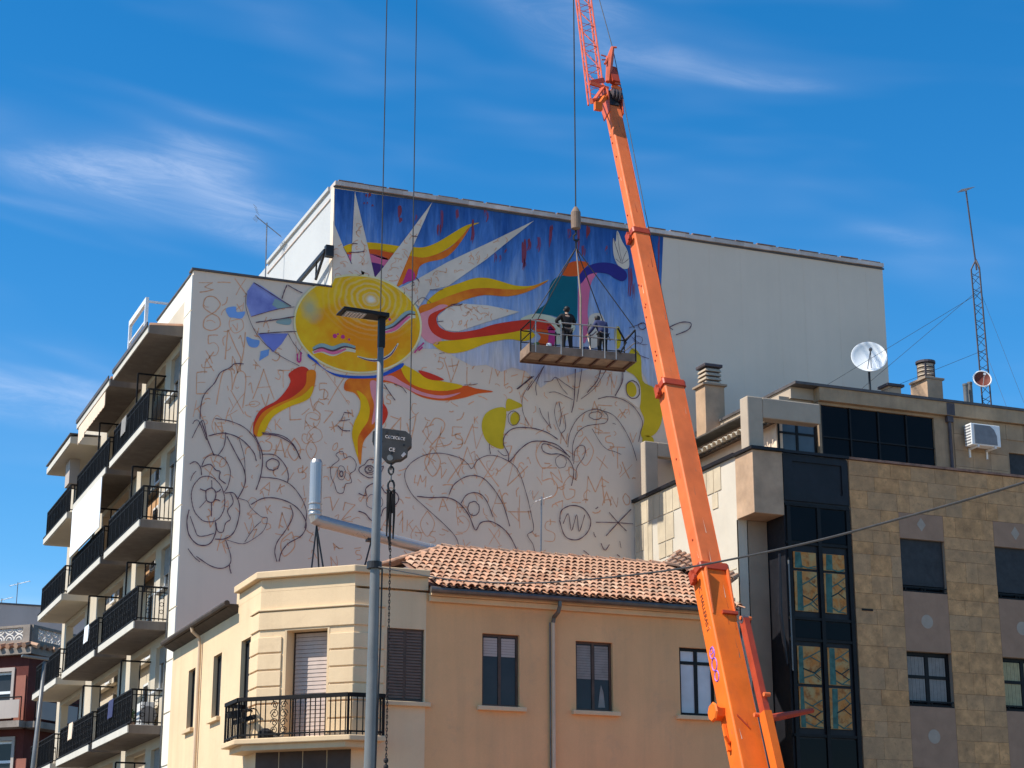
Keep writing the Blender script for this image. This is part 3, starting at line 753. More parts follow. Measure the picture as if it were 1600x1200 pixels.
coat('yellow_leaf', z7([(862, 293), (800, 292), (742, 328), (722, 400), (748, 480), (800, 520), (852, 526), (850, 450), (862, 380)]), 'pt_olive', 3, True)
coat('yellow_leaf', z7([(872, 238), (920, 250), (962, 278), (905, 300), (866, 306)]), 'pt_olive', 3, True)
coat('yellow_bud', ell(*z7([(918, 352)])[0], 7.5, 10.5, .2, 24), 'pt_olive', 4)

# plum outlines of the flowers, leaves and hearts
def loop(cx, cy, rx, ry, rot=0): e = ell(cx, cy, rx, ry, rot, 24); return e + [e[0]]
PL = []
PL += [z3(q) for q in ([(485, 595), (430, 592), (395, 620), (335, 650), (300, 715), (240, 780), (215, 850), (210, 940)],
   [(160, 1058), (195, 990), (225, 945), (245, 1000), (250, 1070), (205, 960), (180, 948), (165, 970)], [(305, 936), (400, 950), (500, 1000), (570, 1090), (590, 1190)],
   [(265, 1042), (360, 1028), (460, 1060), (540, 1140), (560, 1200)], [(600, 1034), (700, 1048), (790, 1100), (840, 1190)], [(500, 150), (500, 250), (565, 405), (680, 525), (830, 605)],
   [(546, 84), (780, 232)], [(530, 300), (690, 255), (800, 238)], [(560, 335), (680, 318), (800, 296)], [(580, 404), (700, 395), (812, 390)], [(760, 404), (800, 470), (850, 530)], [(755, 100), (735, 140), (724, 185)], [(760, 100), (810, 130), (850, 152)])]
PL += [z6(q) for q in ([(130, 290), (165, 400), (205, 495)], [(275, 360), (262, 440), (225, 495)], [(280, 380), (330, 480), (380, 580), (385, 660), (345, 745)], [(350, 395), (380, 500), (388, 610)],
   [(440, 370), (485, 480), (480, 600), (450, 695)], [(485, 360), (600, 375), (670, 430), (712, 515)], [(130, 560), (160, 505), (215, 490), (270, 520), (298, 590), (285, 670), (265, 710)],
   [(135, 560), (180, 545), (215, 580), (240, 590), (235, 630), (275, 660)], [(62, 545), (95, 530), (125, 560), (130, 610)], [(65, 640), (80, 610), (100, 585)],
   [(60, 810), (45, 880), (60, 960), (110, 1018), (180, 1010), (215, 940), (210, 880)], [(65, 850), (90, 920), (110, 965), (160, 965), (205, 950)], [(215, 890), (225, 935), (255, 940), (270, 890), (300, 865), (285, 820), (315, 770), (300, 715)],
   [(270, 715), (320, 715), (350, 780), (352, 850), (320, 940), (270, 980), (210, 985)], [(345, 745), (400, 760), (420, 800), (480, 850), (515, 860), (495, 930), (440, 980), (370, 1010), (280, 990)], [(480, 880), (440, 920), (385, 1000)],
   [(420, 780), (500, 742), (600, 750), (690, 800), (745, 890), (720, 960), (640, 1010), (600, 1060), (585, 1115)], [(650, 785), (668, 850), (625, 930), (575, 1000), (560, 1060), (572, 1115)],
   [(480, 620), (580, 632), (660, 670), (720, 750), (745, 830), (735, 920)], [(485, 485), (560, 490), (620, 550), (640, 610), (635, 655)], [(50, 1040), (85, 1085), (120, 1118)], [(100, 1085), (180, 1140), (250, 1155), (295, 1130), (300, 1080), (270, 985)], [(295, 1130), (305, 1185)])]
PL += [z6(q) for q in ([(155, 700), (190, 685), (215, 710), (210, 750), (190, 770), (160, 755), (155, 700)], [(190, 640), (192, 685)], [(120, 690), (155, 700)], [(245, 690), (215, 710)], [(240, 760), (210, 750)], [(190, 770), (190, 850)], [(120, 800), (160, 755)])]
PL += [z6(q) for q in ([(935, 290), (1000, 285)], [(965, 240), (1010, 245)], [(930, 320), (960, 345), (1000, 350)], [(965, 245), (945, 285)])]
PL += [loop(*z6([(170, 750)])[0], 26, 36, -.15), loop(*z6([(548, 546)])[0], 10, 9)]
PL += [loop(*z6([(950, 596)])[0], 6.5, 11), loop(*z6([(950, 602)])[0], 2.4, 4.5)]
PL += [z6([(945, 470), (918, 490), (935, 520), (890, 560), (890, 620), (910, 660), (925, 710), (960, 712), (975, 665), (1010, 650), (1000, 605), (1030, 580), (1035, 535), (1005, 500), (970, 510), (960, 475), (945, 470)])]
PL += [loop(*z6([(1115, 574)])[0], 7, 5.5), loop(*z6([(1118, 574)])[0], 2.6, 2.4), loop(*z7([(70, 655)])[0], 8.5, 6.5), loop(*z7([(95, 840)])[0], 13, 12)]
PL += [z7(q) for q in ([(40, 620), (60, 595), (100, 600), (120, 640), (145, 630), (130, 670), (100, 690), (60, 700), (10, 670), (5, 640), (40, 620)],
   [(0, 790), (45, 805), (45, 760), (90, 730), (130, 745), (160, 790), (210, 780), (238, 820), (215, 860), (150, 880), (130, 930), (80, 950), (40, 910), (0, 895)],
   [(595, 1130), (570, 1050), (500, 970), (400, 880), (310, 790), (272, 690), (300, 620), (380, 568), (480, 556), (590, 580), (640, 615), (665, 645), (700, 595), (770, 568), (850, 585), (930, 650), (980, 780), (1010, 900), (1025, 1000), (992, 1035), (1025, 1090), (1035, 1155)],
   [(530, 800), (565, 735), (640, 690), (720, 695), (790, 760), (850, 860), (888, 985)], [(345, 810), (430, 815), (520, 815), (590, 850), (650, 920), (685, 1005), (720, 960), (790, 960), (880, 1030), (940, 1150)],
   [(600, 850), (640, 795), (700, 790), (750, 830), (790, 930)], [(770, 500), (775, 560)], [(815, 540), (850, 570), (875, 565)], [(620, 155), (700, 148)], [(930, 178), (1030, 105)], [(150, 150), (215, 245)], [(210, 150), (255, 170), (285, 205)])]
PL += [loop(*z7([(675, 880)])[0], 9, 11), loop(*z7([(910, 350)])[0], 9, 11)]
PL += [z8(q) for q in ([(500, 745), (512, 660), (480, 590), (430, 560), (370, 560), (330, 540), (330, 505), (370, 505), (440, 540), (490, 580)], [(525, 715), (530, 640), (570, 580), (580, 530), (555, 508), (520, 540), (510, 620)],
   [(478, 520), (490, 440), (530, 360), (590, 310), (660, 298), (710, 335), (700, 375), (640, 385), (580, 400), (530, 440), (505, 510), (508, 600)], [(660, 300), (740, 330), (800, 400), (850, 500), (880, 600)],
   [(420, 475), (350, 430), (250, 405), (160, 410), (110, 450), (100, 500), (130, 560), (135, 605), (190, 540), (260, 490), (340, 485), (420, 510), (490, 580)], [(500, 318), (515, 240), (520, 60)], [(530, 255), (545, 150), (560, 60)], [(555, 240), (640, 170), (700, 70)], [(590, 200), (650, 130), (670, 60)],
   [(505, 240), (440, 210), (400, 195), (365, 198)], [(335, 138), (380, 130), (408, 112), (460, 150), (520, 185)], [(410, 115), (440, 170), (478, 210)], [(295, 215), (290, 150), (340, 45)], [(180, 178), (270, 105)], [(270, 130), (230, 190), (210, 240), (215, 320), (250, 395)],
   [(310, 290), (330, 340), (380, 410)], [(360, 310), (370, 380), (382, 412)], [(410, 255), (400, 320), (420, 400), (455, 470)], [(425, 255), (440, 330), (430, 400)], [(455, 330), (465, 410), (440, 440)], [(655, 238), (720, 225), (800, 240), (870, 290), (915, 370), (905, 430), (890, 490)], [(800, 70), (795, 140), (755, 220)],
   [(620, 410), (670, 500), (710, 535), (750, 545), (790, 562)], [(740, 380), (760, 388)], [(640, 958), (860, 968)], [(720, 900), (820, 1010)], [(850, 885), (700, 1040)], [(670, 1085), (695, 1125), (720, 1090)], [(430, 945), (440, 890), (500, 862), (570, 880), (610, 950), (590, 1020), (530, 1062), (460, 1040), (430, 945)], [(450, 970), (480, 910), (500, 1010), (530, 915), (545, 1015), (575, 915)],
   [(640, 880), (655, 870)], [(630, 1020), (640, 1050)], [(780, 1070), (790, 1110)], [(570, 1125), (600, 1150)], [(765, 1150), (780, 1165)])]
PL += [loop(*z8([(437, 605)])[0], 8.5, 10), loop(*z8([(640, 335)])[0], 10, 6), loop(*z8([(858, 182)])[0], 10.5, 14, -.2)]
PL += [z5(q) for q in ([(1000, 820), (1060, 800), (1080, 790)], [(1000, 860), (1060, 905), (1100, 912)], [(1000, 920), (1060, 970), (1110, 990)], [(1190, 830), (1280, 790), (1340, 795), (1325, 830), (1260, 860)], [(1195, 800), (1240, 830)], [(790, 800), (770, 830), (790, 860), (820, 840)], [(385, 1158), (470, 1090)], [(440, 1165), (500, 1080), (530, 1030)], [(20, 690), (60, 695), (80, 685)])]
PL += [loop(*z5([(1050, 885)])[0], 7, 5.5, .2), loop(*z5([(1072, 810)])[0], 6, 5)]
PL += [z4(q) for q in ([(440, 405), (475, 402)], [(420, 455), (520, 450)], [(385, 425), (440, 530)], [(815, 632), (828, 660), (808, 668)], [(840, 615), (858, 640)], [(930, 688), (1010, 690)], [(820, 790), (880, 740), (935, 772)], [(970, 888), (1010, 886)], [(1040, 800), (1080, 780), (1130, 785)], [(985, 1090), (1020, 1085)], [(815, 355), (850, 358)])]
strokes('plum_outline', PL, 'pt_line', .026, 15)['kind'] = 'stuff'
strokes('purple_mark', [z4([(830, 1085), (850, 1060), (890, 1020)]), z4([(855, 1070), (880, 1045)]), z3([(820, 530), (822, 575), (838, 576), (842, 520)])], 'pt_magenta', .05, 15)

# rows of faint old filler strips on the unpainted right part
for k in range(7):
    xx = 26.6 + k * 1.15 + random.uniform(-.2, .2)
    MB().box(xx, xx + .035, YM - .004, YM - .0005, 15.5, 22.9).build('render_seam', 'mural_wall', mw)
# ------------------------------------------------------------------ balcony side of the apartment block
FL = face_left(10.9)
LEV = [15.5, 12.68, 9.85, 7.03, 4.2, 1.4]           # balcony floor levels
BAYS = [(51.44, 56.65), (57.3, 63.1), (64.3, 69.4)]
LOG = [(53.75, 56.55), (58.5, 62.9), (65.2, 69.0)]     # recessed loggias behind
holes = []
for lv in LEV:
    if lv < 2: continue
    holes.append((51.85, 52.95, lv + 1.05, lv + 2.30))
    for a, b in LOG: holes.append((a, b, lv + .02, lv + 2.42))
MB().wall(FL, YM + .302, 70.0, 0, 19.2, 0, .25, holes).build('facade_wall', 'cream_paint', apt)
MB().box(10.9, 11.15, YM + .302, 55.4, 19.2, 19.76).build('parapet', 'cream_panel', apt)
MB().box(10.86, 11.2, YM + .352, 55.4, 19.764, 19.81).build('parapet_flashing', 'flashing', apt)
# corner pilaster facing slabs with open joints
zz = 0.3
while zz < 19.6:
    h_ = 1.39 if zz + 1.39 < 19.7 else 19.7 - zz
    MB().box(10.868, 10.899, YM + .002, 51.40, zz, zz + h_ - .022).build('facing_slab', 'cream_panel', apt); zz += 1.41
for lv in LEV[:5]:
    w = window(apt, FL, 51.85, 52.95, lv + 1.05, lv + 2.30, .12, 'white_frame', 'glass_dark', .05, 1)
    MB().mbox(FL, 51.78, 53.02, -.14, .11, lv + .99, lv + 1.048).build('sill', 'white_render', w)
    MB().mbox(FL, 51.9, 52.9, .09, .115, lv + 1.75 + random.uniform(-.3, .3), lv + 2.28).build('blind', 'curtain', w)
    for i, (a, b) in enumerate(LOG):
        MB().box(12.0, 12.2, a - .2, b + .2, lv + .02, lv + 2.42).build('loggia_wall', 'interior_ochre' if (i == 1 and lv == 12.68) else 'cream_paint', apt)
        bk = face_left(11.92)
        window(apt, bk, a + .35, a + 1.15, lv + .05, lv + 2.1, 0, 'white_frame', 'glass_dark', .07, 0, .5, name='balcony_door')
        window(apt, bk, b - 1.35, b - .35, lv + .9, lv + 2.1, 0, 'white_frame', 'glass_dark', .06, 1)

def railing_mesh(y0, y1, xf, xw, z0, z1, scroll=False):
    m = MB(); t = .022
    def side(p, q, n):
        p, q = Vector(p), Vector(q)
        m.bar(p + Vector((0, 0, z1)), q + Vector((0, 0, z1)), .05, .045); m.bar(p + Vector((0, 0, z0 + .06)), q + Vector((0, 0, z0 + .06)), .03)
        m.bar(p + Vector((0, 0, z1 - .14)), q + Vector((0, 0, z1 - .14)), .025)
        for k in range(n + 1):
            c = p.lerp(q, k / n)
            m.bar(c + Vector((0, 0, z0)), c + Vector((0, 0, z1 - .02)), t if k % 6 else .04)
            if scroll and k < n and k % 3 == 1:
                d = p.lerp(q, (k + .5) / n); r_ = (q - p).length / n * .45; dirv = (q - p).normalized()
                for j in (.28, .5, .72):
                    cc = d + Vector((0, 0, z0 + (z1 - z0) * j))
                    m.tube([cc + dirv * (r_ * math.cos(t_)) + Vector((0, 0, r_ * math.sin(t_))) for t_ in [k2 * .7854 for k2 in range(9)]], .009, 4, False)
    side((xf, y0, 0), (xf, y1, 0), int((y1 - y0) / .105)); side((xw, y0, 0), (xf, y0, 0), 7); side((xf, y1, 0), (xw, y1, 0), 7)
    return m
XF = 9.95
names = ['nearest the painted wall', 'in the middle stack', 'in the far stack']
flo = ['top', 'second', 'third', 'fourth']
for i, (a, b) in enumerate(BAYS):
    for j, lv in enumerate(LEV[:5]):
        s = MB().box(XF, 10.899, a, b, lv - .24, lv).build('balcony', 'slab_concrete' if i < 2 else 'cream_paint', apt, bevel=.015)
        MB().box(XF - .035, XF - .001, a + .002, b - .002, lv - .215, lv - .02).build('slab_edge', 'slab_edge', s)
        MB().box(XF - .045, XF - .002, a - .01, b + .01, lv - .016, lv + .03).build('drip_edge', 'iron_black', s)
        railing_mesh(a + .06, b - .06, XF + .06, 10.86, lv + .02, lv + .95, scroll=(j >= 2 and i < 2)).build('railing', 'iron_black', s)
        # dark privacy cloth behind the bars of some rails
        if (i == 2) or (i == 1 and j == 1):
            MB().box(XF + .10, XF + .108, a + .5 + .3 * i, b - .15, lv + .06, lv + .86).build('rail_screen', 'blind_dark', s)
        if i < 2:
            f = MB(); yy = a + (2.2 if i == 0 else 2.4)
            f.bar((XF + .12, yy, lv), (XF + .12, yy, lv + 2.0), .045); f.bar((XF + .12, yy, lv + 2.0), (11.0, yy, lv + 2.0), .045); f.bar((10.6, yy, lv + 1.2), (10.6, yy, lv + 2.0), .035)
            f.build('awning_frame', 'iron_black', s)
        if i == 1 and j == 3:
            p = MB(); p.box(10.3, 10.7, b - 1.2, b - .5, lv, lv + .5); p.build('storage_box', 'white_plastic', s)
    # roof canopy over each stack
    lv = 18.38 if i < 2 else 18.2
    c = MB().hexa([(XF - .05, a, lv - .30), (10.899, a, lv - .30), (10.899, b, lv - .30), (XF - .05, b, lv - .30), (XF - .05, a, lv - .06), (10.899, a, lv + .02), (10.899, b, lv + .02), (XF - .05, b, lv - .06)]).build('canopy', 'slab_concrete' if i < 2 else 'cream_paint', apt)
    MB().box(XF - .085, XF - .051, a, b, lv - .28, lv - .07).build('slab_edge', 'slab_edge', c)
    if i < 2:
        n = int((b - a) / .26)
        for k in range(n):
            MB().tube([(XF - .02, a + .13 + k * .26, lv - .03), (10.88, a + .13 + k * .26, lv + .05)], .085, 6).build('roof_tile', 'tile_clay', c)
        MB().box(XF - .125, XF - .088, a, b, lv - .09, lv + .03).build('eave_gutter', 'flashing', c)
    else:
        MB().box(XF - .12, 10.899, a - .05, b + .05, lv + .024, lv + .06).build('roof_felt', 'flashing', c)
# things hung on the balconies
m = MB()
for k in range(2):
    m.box(XF - .075, XF - .055, 57.6 + k * 2.65, 60.22 + k * 2.65, 12.68 + .95, 15.5 - .27)
m.build('canvas_screen', 'awning_white', apt)
m = MB(); pts = []
for k in range(31):
    y = 57.9 + k * .16; pts.append((XF - .08, y, 17.62 - .06 * abs(math.sin(k * 1.3)) - (.12 if k > 22 else 0)))
m.prism([(XF - .08, 57.9, 18.05)] + pts + [(XF - .08, 57.9 + 30 * .16, 18.05)], (.02, 0, 0)); m.build('awning_valance', 'awning_beige', apt)
m = MB(); m.box(10.25, 10.6, 66.5, 67.4, 17.0, 17.9); m.build('enclosure_box', 'far_grey', apt)
ac = MB().box(10.45, 10.8, 52.3, 53.1, 7.05, 7.75).build('balcony_heat_pump', 'white_plastic')
tag(ac, 'white air conditioner outdoor unit standing on a lower balcony', 'air conditioner')
MB().lathe([(.24, 0), (.24, .012)], (10.62, 52.29, 7.4), 18, (0, -1, 0)).build('fan_grille', 'ac_grille', ac)
for b_ in ((XF + .5, 54.6, 9.85), (XF + .45, 53.2, 7.03)):
    pt = MB().lathe([(.10, 0), (.14, .22), (.15, .24), (.12, .24)], b_, 10).build('flower_pot', 'tile_clay')
    tag(pt, 'small clay flower pot on the %s balcony by the painted wall' % ('third' if b_[2] > 9 else 'fourth'), 'flower pot')
    lf = MB()
    for k in range(40):
        a_ = rng.uniform(0, 6.28); r_ = rng.uniform(.05, .24); c_ = Vector(b_) + Vector((r_ * math.cos(a_), r_ * math.sin(a_), .28 + rng.uniform(0, .35)))
        d1 = Vector((rng.uniform(-1, 1), rng.uniform(-1, 1), rng.uniform(-.4, 1))).normalized() * .06; d2 = d1.cross(Vector((rng.uniform(-1, 1), rng.uniform(-1, 1), .3))).normalized() * .03
        lf.quad(c_ - d1, c_ + d2, c_ + d1, c_ - d2)
    lf.build('leaves', 'plant_green', pt, recalc=False)
for k, (bay, lv, off, mat, lab) in enumerate(((0, 15.5, 3.2, 'curtain', 'grey towel drying over the top balcony rail nearest the painted wall'), (1, 9.85, 1.6, 'awning_white', 'white cloth drying over the third-floor rail of the middle balcony stack'),
        (0, 7.03, 2.6, 'cloth_navy', 'dark cloth hung over the lowest full balcony rail by the painted wall'), (1, 7.03, 3.4, 'awning_beige', 'beige cloth hung over the lower rail of the middle balcony stack'))):
    y0 = BAYS[bay][0] + off
    m = MB()
    for j in range(6):
        m.hexa([(XF + .015, y0 + j * .12, lv + .45 + .03 * (j % 2)), (XF + .022, y0 + j * .12, lv + .45 + .03 * (j % 2)), (XF + .022, y0 + .12 + j * .12, lv + .48 - .03 * (j % 2)), (XF + .015, y0 + .12 + j * .12, lv + .48 - .03 * (j % 2)),
                (XF + .03, y0 + j * .12, lv + .985), (XF + .09, y0 + j * .12, lv + .985), (XF + .09, y0 + .12 + j * .12, lv + .985), (XF + .03, y0 + .12 + j * .12, lv + .985)])
    tag(m.build('laundry', mat), lab, 'laundry')
# drain pipe at the corner
m = MB(); m.tube([(10.84, 51.43, 0), (10.84, 51.43, 18.0)], .028, 6); m.build('drain_pipe', 'gutter_zinc', apt)

# white metal frame on the roof
wf = thing('rooftop_frame', 'white square metal frame standing on the balcony roof edge', 'metal frame', (10.6, 57.0, 18.42))
m = MB()
A1, A2 = onX(230, 465, 10.6), onX(205, 492, 10.6)
m.bar((10.6, A1.y, 18.40), (10.6, A1.y, A1.z), .10); m.bar((10.6, A2.y, 18.40), (10.6, A2.y, A1.z), .10)
m.bar((10.6, A1.y + .05, A1.z - .09), (10.6, A2.y - .05, A1.z - .09), .10, .18)
m.bar((10.6, A1.y + .05, A1.z - .75), (10.6, A2.y - .05, A1.z - .75), .05)
m.build('frame', 'white_frame', wf)
m = MB(); m.bar((10.66, A1.y, A1.z - .12), (12.1, A1.y, A1.z - .12), .06); m.bar((12.1, A1.y, A1.z - .12), (12.1, A1.y, 19.55), .06); m.build('brace', 'white_frame', wf)

# window-cleaning davit against the lit return wall
dv = thing('roof_davit', 'black steel swing arm fixed to the bright white return wall', 'davit', (14.7, 53, 19.55))
B0, B1 = onX(462, 446, 14.6), onX(508, 392, 14.75)
m = MB(); m.bar(B0, B1, .10, .12); m.build('arm', 'black_steel', dv)
m = MB(); m.bar(B1, Vector((14.99, B1.y, B1.z)), .2, .34); m.build('wall_bracket', 'black_steel', dv)
B2 = onX(494, 412, 14.75)
m = MB(); m.bar(B2 + Vector((0, 0, -.5)), B1, .07); m.bar(B2 + Vector((0, 0, -.5)), B0.lerp(B1, .72), .05); m.build('strut', 'black_steel', dv)
m = MB(); m.bar(Vector((14.75, B0.y, 19.55)), B0, .12); m.build('post', 'black_steel', dv)

# ------------------------------------------------------------------ aerials
def yagi(m, c, d, L, n, el, up=(0, 0, 1)):
    d = Vector(d).normalized(); x = d.cross(Vector(up)).normalized()
    m.tube([c - d * L * .4, c + d * L * .6], .016, 5)
    for k in range(n):
        p = c + d * (L * (-.38 + .96 * k / (n - 1))); w = el * (1 - .35 * k / n)
        m.tube([p - x * w, p + x * w], .008, 4)
def tv_aerial(base, top, label, d, mat='antenna_metal', L=.8, n=7, el=.22, reflect=True):
    t = thing('tv_aerial', label, 'aerial', base)
    MB().tube([base, top], .022, 6).build('mast', 'antenna_metal', t)
    m = MB(); yagi(m, Vector(top) - Vector((0, 0, .08)), d, L, n, el)
    if reflect:
        dd = Vector(d).normalized(); x = dd.cross(Vector((0, 0, 1))); c = Vector(top) - dd * L * .4
        for s in (-1, 1):
            for k in range(4): m.tube([c + Vector((0, 0, s * (.06 + .06 * k))) - dd * .04 * k - x * el, c + Vector((0, 0, s * (.06 + .06 * k))) - dd * .04 * k + x * el], .008, 4)
    m.build('yagi_element', mat, t); return t
b0 = onY(416, 432, 56); tv_aerial((b0.x, 56, 19.55), tuple(onY(417, 348, 56)), 'dark television aerial on the wing roof beside the white return wall', (.7, -.5, -.75), L=1.1)
# small brick stack behind the wing parapet
ck = thing('brick_stack', 'small reddish chimney stack behind the wing parapet under the dark aerial', 'chimney', (14.3, 57.2, 19.5))
MB().box(14.0, 14.45, 57.0, 57.6, 19.5, 21.9).build('stack', 'brick_pink', ck)
MB().box(13.95, 14.5, 56.95, 57.65, 21.904, 21.98).build('cap', 'tile_dark', ck)

# ------------------------------------------------------------------ far red building on the left
RC0 = onY(48, 1000, 80.0); RC0.z = 0
tl_, tr_ = Vector((-.69, .724, 0)), Vector((.71, .704, 0))
nl_, nr_ = Vector((.724, .69, 0)), Vector((-.704, .71, 0))             # inward
red = thing('red_house', 'dark red rendered house with a pierced stone balustrade far down the street', 'building', (RC0.x, RC0.y, 0))
FR = lambda a, d, z: RC0 + tl_ * a + nl_ * d + Vector((0, 0, z))
FF = lambda a, d, z: RC0 + tr_ * a + nr_ * d + Vector((0, 0, z))
def onR(px, py):      # photograph -> (distance along the left face, height)
    d = ray(px, py); t = (RC0 - CAM).dot(nl_) / d.dot(nl_); p = CAM + d * t
    return (p - RC0).dot(tl_), p.z
zc = lambda py: onR(48, py)[1]
CORN, BALT, BALB = zc(1012), zc(976), zc(1002)
wh = []
for top, bot in ((1049, 1121), (1157, 1230)):
    a0, z1 = onR(20, top); z0 = onR(14, bot)[1]; wh.append((a0, a0 + 1.9, z0, z1))
MB().wall(FR, 0, 16, 0, CORN, 0, .3, wh).build('side_wall', 'brick_red', red)
MB().wall(FF, .001, 14, 0, CORN, 0, .3).build('front_wall', 'brick_red', red)
MB().prism([FR(.35, .35, CORN - .3), FR(15.8, .35, CORN - .3), FR(15.8, 10, CORN - .3), FF(13.8, .35, CORN - .3)], (0, 0, .2)).build('roof_deck', 'far_grey', red)
for (a, b, c, d) in wh:
    wd = window(red, FR, a, b, c, d, .10, 'white_frame', 'glass_dark', .11, 1, .55, .1)
    MB().wall(FR, a - .14, b + .14, c - .05, d + .16, -.06, -.001, [(a, b, c, d)]).build('surround', 'far_grey', wd)
    MB().mbox(FR, a + .12, b - .12, .09, .13, c + .06, c + .55).build('lower_panel', 'white_frame', wd)
for (p0, p1) in ((1055, 1125), (1185, 1260)):
    a0, z1 = onR(42, p0); a1 = onR(27, p0)[0]; z0 = onR(35, p1)[1]
    MB().mbox(FR, a0, a1, -.05, -.001, z0, z1).build('pilaster', 'brick_pink', red)
SLB = zc(1128)
for fc, n_ in ((FR, 8), (FF, 5)):
    bb = MB().mbox(fc, -.3, n_ * 1.5, -.75, -.002, SLB - .26, SLB).build('balcony', 'balustrade', red)
    m = MB(); m.bar(fc(-.3, -.7, SLB + .95), fc(n_ * 1.5, -.7, SLB + .95), .05)
    for k in range(n_): m.bar(fc(-.3 + k * 1.5, -.7, SLB), fc(-.3 + k * 1.5, -.7, SLB + .95), .04)
    m.build('railing', 'iron_black', bb)
    for k in range(n_ - 1): MB().mbox(fc, -.2 + k * 1.5, 1.1 + k * 1.5, -.70, -.685, SLB + .12, SLB + .85).build('rail_panel', 'far_grey', bb)
    MB().mbox(fc, -.28, 15, -.28, -.001, CORN - .28, CORN - .004).build('cornice', 'balustrade', red)
    for k in range(int(n_ * 3.2)): MB().tube([fc(k * .42, -.42, CORN + .05), fc(k * .42, .15, CORN + .2)], .12, 6).build('eave_tile', 'tile_clay', red)
    nh = 6 if fc is FR else 4
    hs_ = [(.35 + k * 2.3, 2.35 + k * 2.3, BALB + .08, BALT - .1) for k in range(nh)]
    ba = MB().wall(fc, .0, nh * 2.3 + .3, CORN, BALT, -.10, .10, hs_).build('balustrade', 'balustrade', red)
    for h_ in hs_:
        m = MB(); zc_ = (h_[2] + h_[3]) / 2; r0 = (h_[3] - h_[2]) / 2
        for k in range(4):
            for sg in (-1, 1):
                for rr_ in (r0 * .95, r0 * .5):
                    m.tube([fc(h_[0] + .25 + k * .5 + rr_ * math.cos(t), 0, zc_ + sg * r0 - sg * rr_ * abs(math.sin(t))) for t in [j * math.pi / 8 for j in range(9)]], .035, 5, False)
        m.build('ring_tracery', 'balustrade_ring', ba)
bk = MB().box(8.0, 26, 92, 106, 0, 16.72).build('rear_house', 'far_grey')
tag(bk, 'plain grey rendered house rising behind the stone balustrade of the red house', 'building')
MB().box(7.95, 26.05, 91.95, 106, 16.724, 16.80).build('roof_edge', 'flashing', bk)
q = onY(28, 910, 93); tv_aerial((q.x, 93, 16.80), tuple(q), 'pale television aerial on the grey house above the stone balustrade', (.9, -.3, .25), 'antenna_light', 1.0, 5, .3, False)
q = onY(3, 935, 93); tv_aerial((q.x, 93, 16.80), tuple(q), 'pale aerial cut by the left edge of the picture', (.9, -.3, .25), 'antenna_light', .9, 5, .3, False)
# ------------------------------------------------------------------ beige corner house
BX, BY, BR = 10.85, 39.8, 21.85
CA, CB = Vector((10.85, 41.45, 0)), Vector((12.55, 39.8, 0))       # canted corner
CT = (CB - CA).normalized(); CN = Vector((-CT.y, CT.x, 0))           # along / inward
CL = (CB - CA).length
hs = thing('corner_house', 'two-storey beige rendered corner house with canted balcony corner and clay tile roof', 'building', (12.5, 41, 0))
F_L, F_F = face_left(BX), face_front(BY)
F_C = lambda a, d, z: CA + CT * a + CN * d + Vector((0, 0, z))
lw = [(47.72, 48.48, 6.62, 8.14), (44.95, 45.78, 6.62, 8.16), (42.22, 43.08, 5.75, 8.16)]
MB().wall(F_L, CA.y, 50.5, 0, 9.05, 0, .35, lw).build('side_wall', 'beige_render', hs)
fwin = [(13.32, 14.20, 6.54, 8.16), (15.60, 16.51, 6.53, 8.17), (17.92, 18.86, 6.53, 8.13), (20.60, 21.55, 6.53, 8.13)]
gh = [(13.4, 15.0, 0, 3.2), (16.2, 17.8, .9, 3.2), (19.2, 21.2, 0, 3.2)]
MB().wall(F_F, CB.x, 14.24, 0, 9.0, 0, .35, [fwin[0], (13.4, 14.24, 0, 3.2)]).build('front_wall', 'beige_render', hs)
MB().wall(F_F, 14.241, BR, 0, 9.0, .012, .35, fwin[1:] + [(14.241, 15.0, 0, 3.2)] + gh[1:]).build('front_wall', 'brown_render', hs)
door = (.70, 1.72, 5.72, 8.14)
MB().wall(F_C, 0, CL, 0, 9.05, 0, .5, [door]).build('canted_wall', 'beige_render', hs)
MB().box(BR, BR + .3, BY, 47.5, 0, 9.4).build('end_wall', 'beige_render', hs)
for a, b, c, d in gh:
    w = window(hs, F_F, a, b, c + .02, d, .2, 'brown_wood', 'glass_dark', .08, 1, .7, .08, name='shopfront')
MB().prism([(11.3, 41.6, 8.9), (12.7, 40.3, 8.9), (21.8, 40.2, 8.9), (21.8, 50.4, 8.9), (11.3, 50.4, 8.9)], (0, 0, .12)).build('roof_deck', 'tile_dark', hs)
# parapet block on the corner
def ring_prism(mb, path, out0, out1, z0, z1):
    """plan path (list of Vector), offset outwards out1 and inwards out0, extruded"""
    def off(o):
        res = []
        for i, p in enumerate(path):
            dirs = []
            if i > 0: dirs.append((path[i] - path[i - 1]).normalized())
            if i < len(path) - 1: dirs.append((path[i + 1] - path[i]).normalized())
            ns = [Vector((d.y, -d.x, 0)) * -1 for d in dirs]     # outward = left-hand side reversed below
            n = ns[0] if len(ns) == 1 else (ns[0] + ns[1]).normalized()
            k = 1.0 if len(ns) == 1 else 1.0 / max(.3, n.dot(ns[0]))
            res.append(p - n * o * k)
        return res
    A, B = off(out1), off(out0)
    poly = [(p.x, p.y, z0) for p in A] + [(p.x, p.y, z0) for p in reversed(B)]
    return mb.prism(poly, (0, 0, z1 - z0))
P0, P1, P2, P3 = Vector((BX, 43.45, 0)), CA.copy(), CB.copy(), Vector((14.28, BY, 0))
path = [P0, P1, P2, P3]
ring_prism(MB(), path, -.30, 0.0, 9.054, 9.336).build('parapet', 'beige_render', hs)
ring_prism(MB(), path, -.32, .14, 9.34, 9.50).build('cornice', 'beige_trim', hs, bevel=.02)
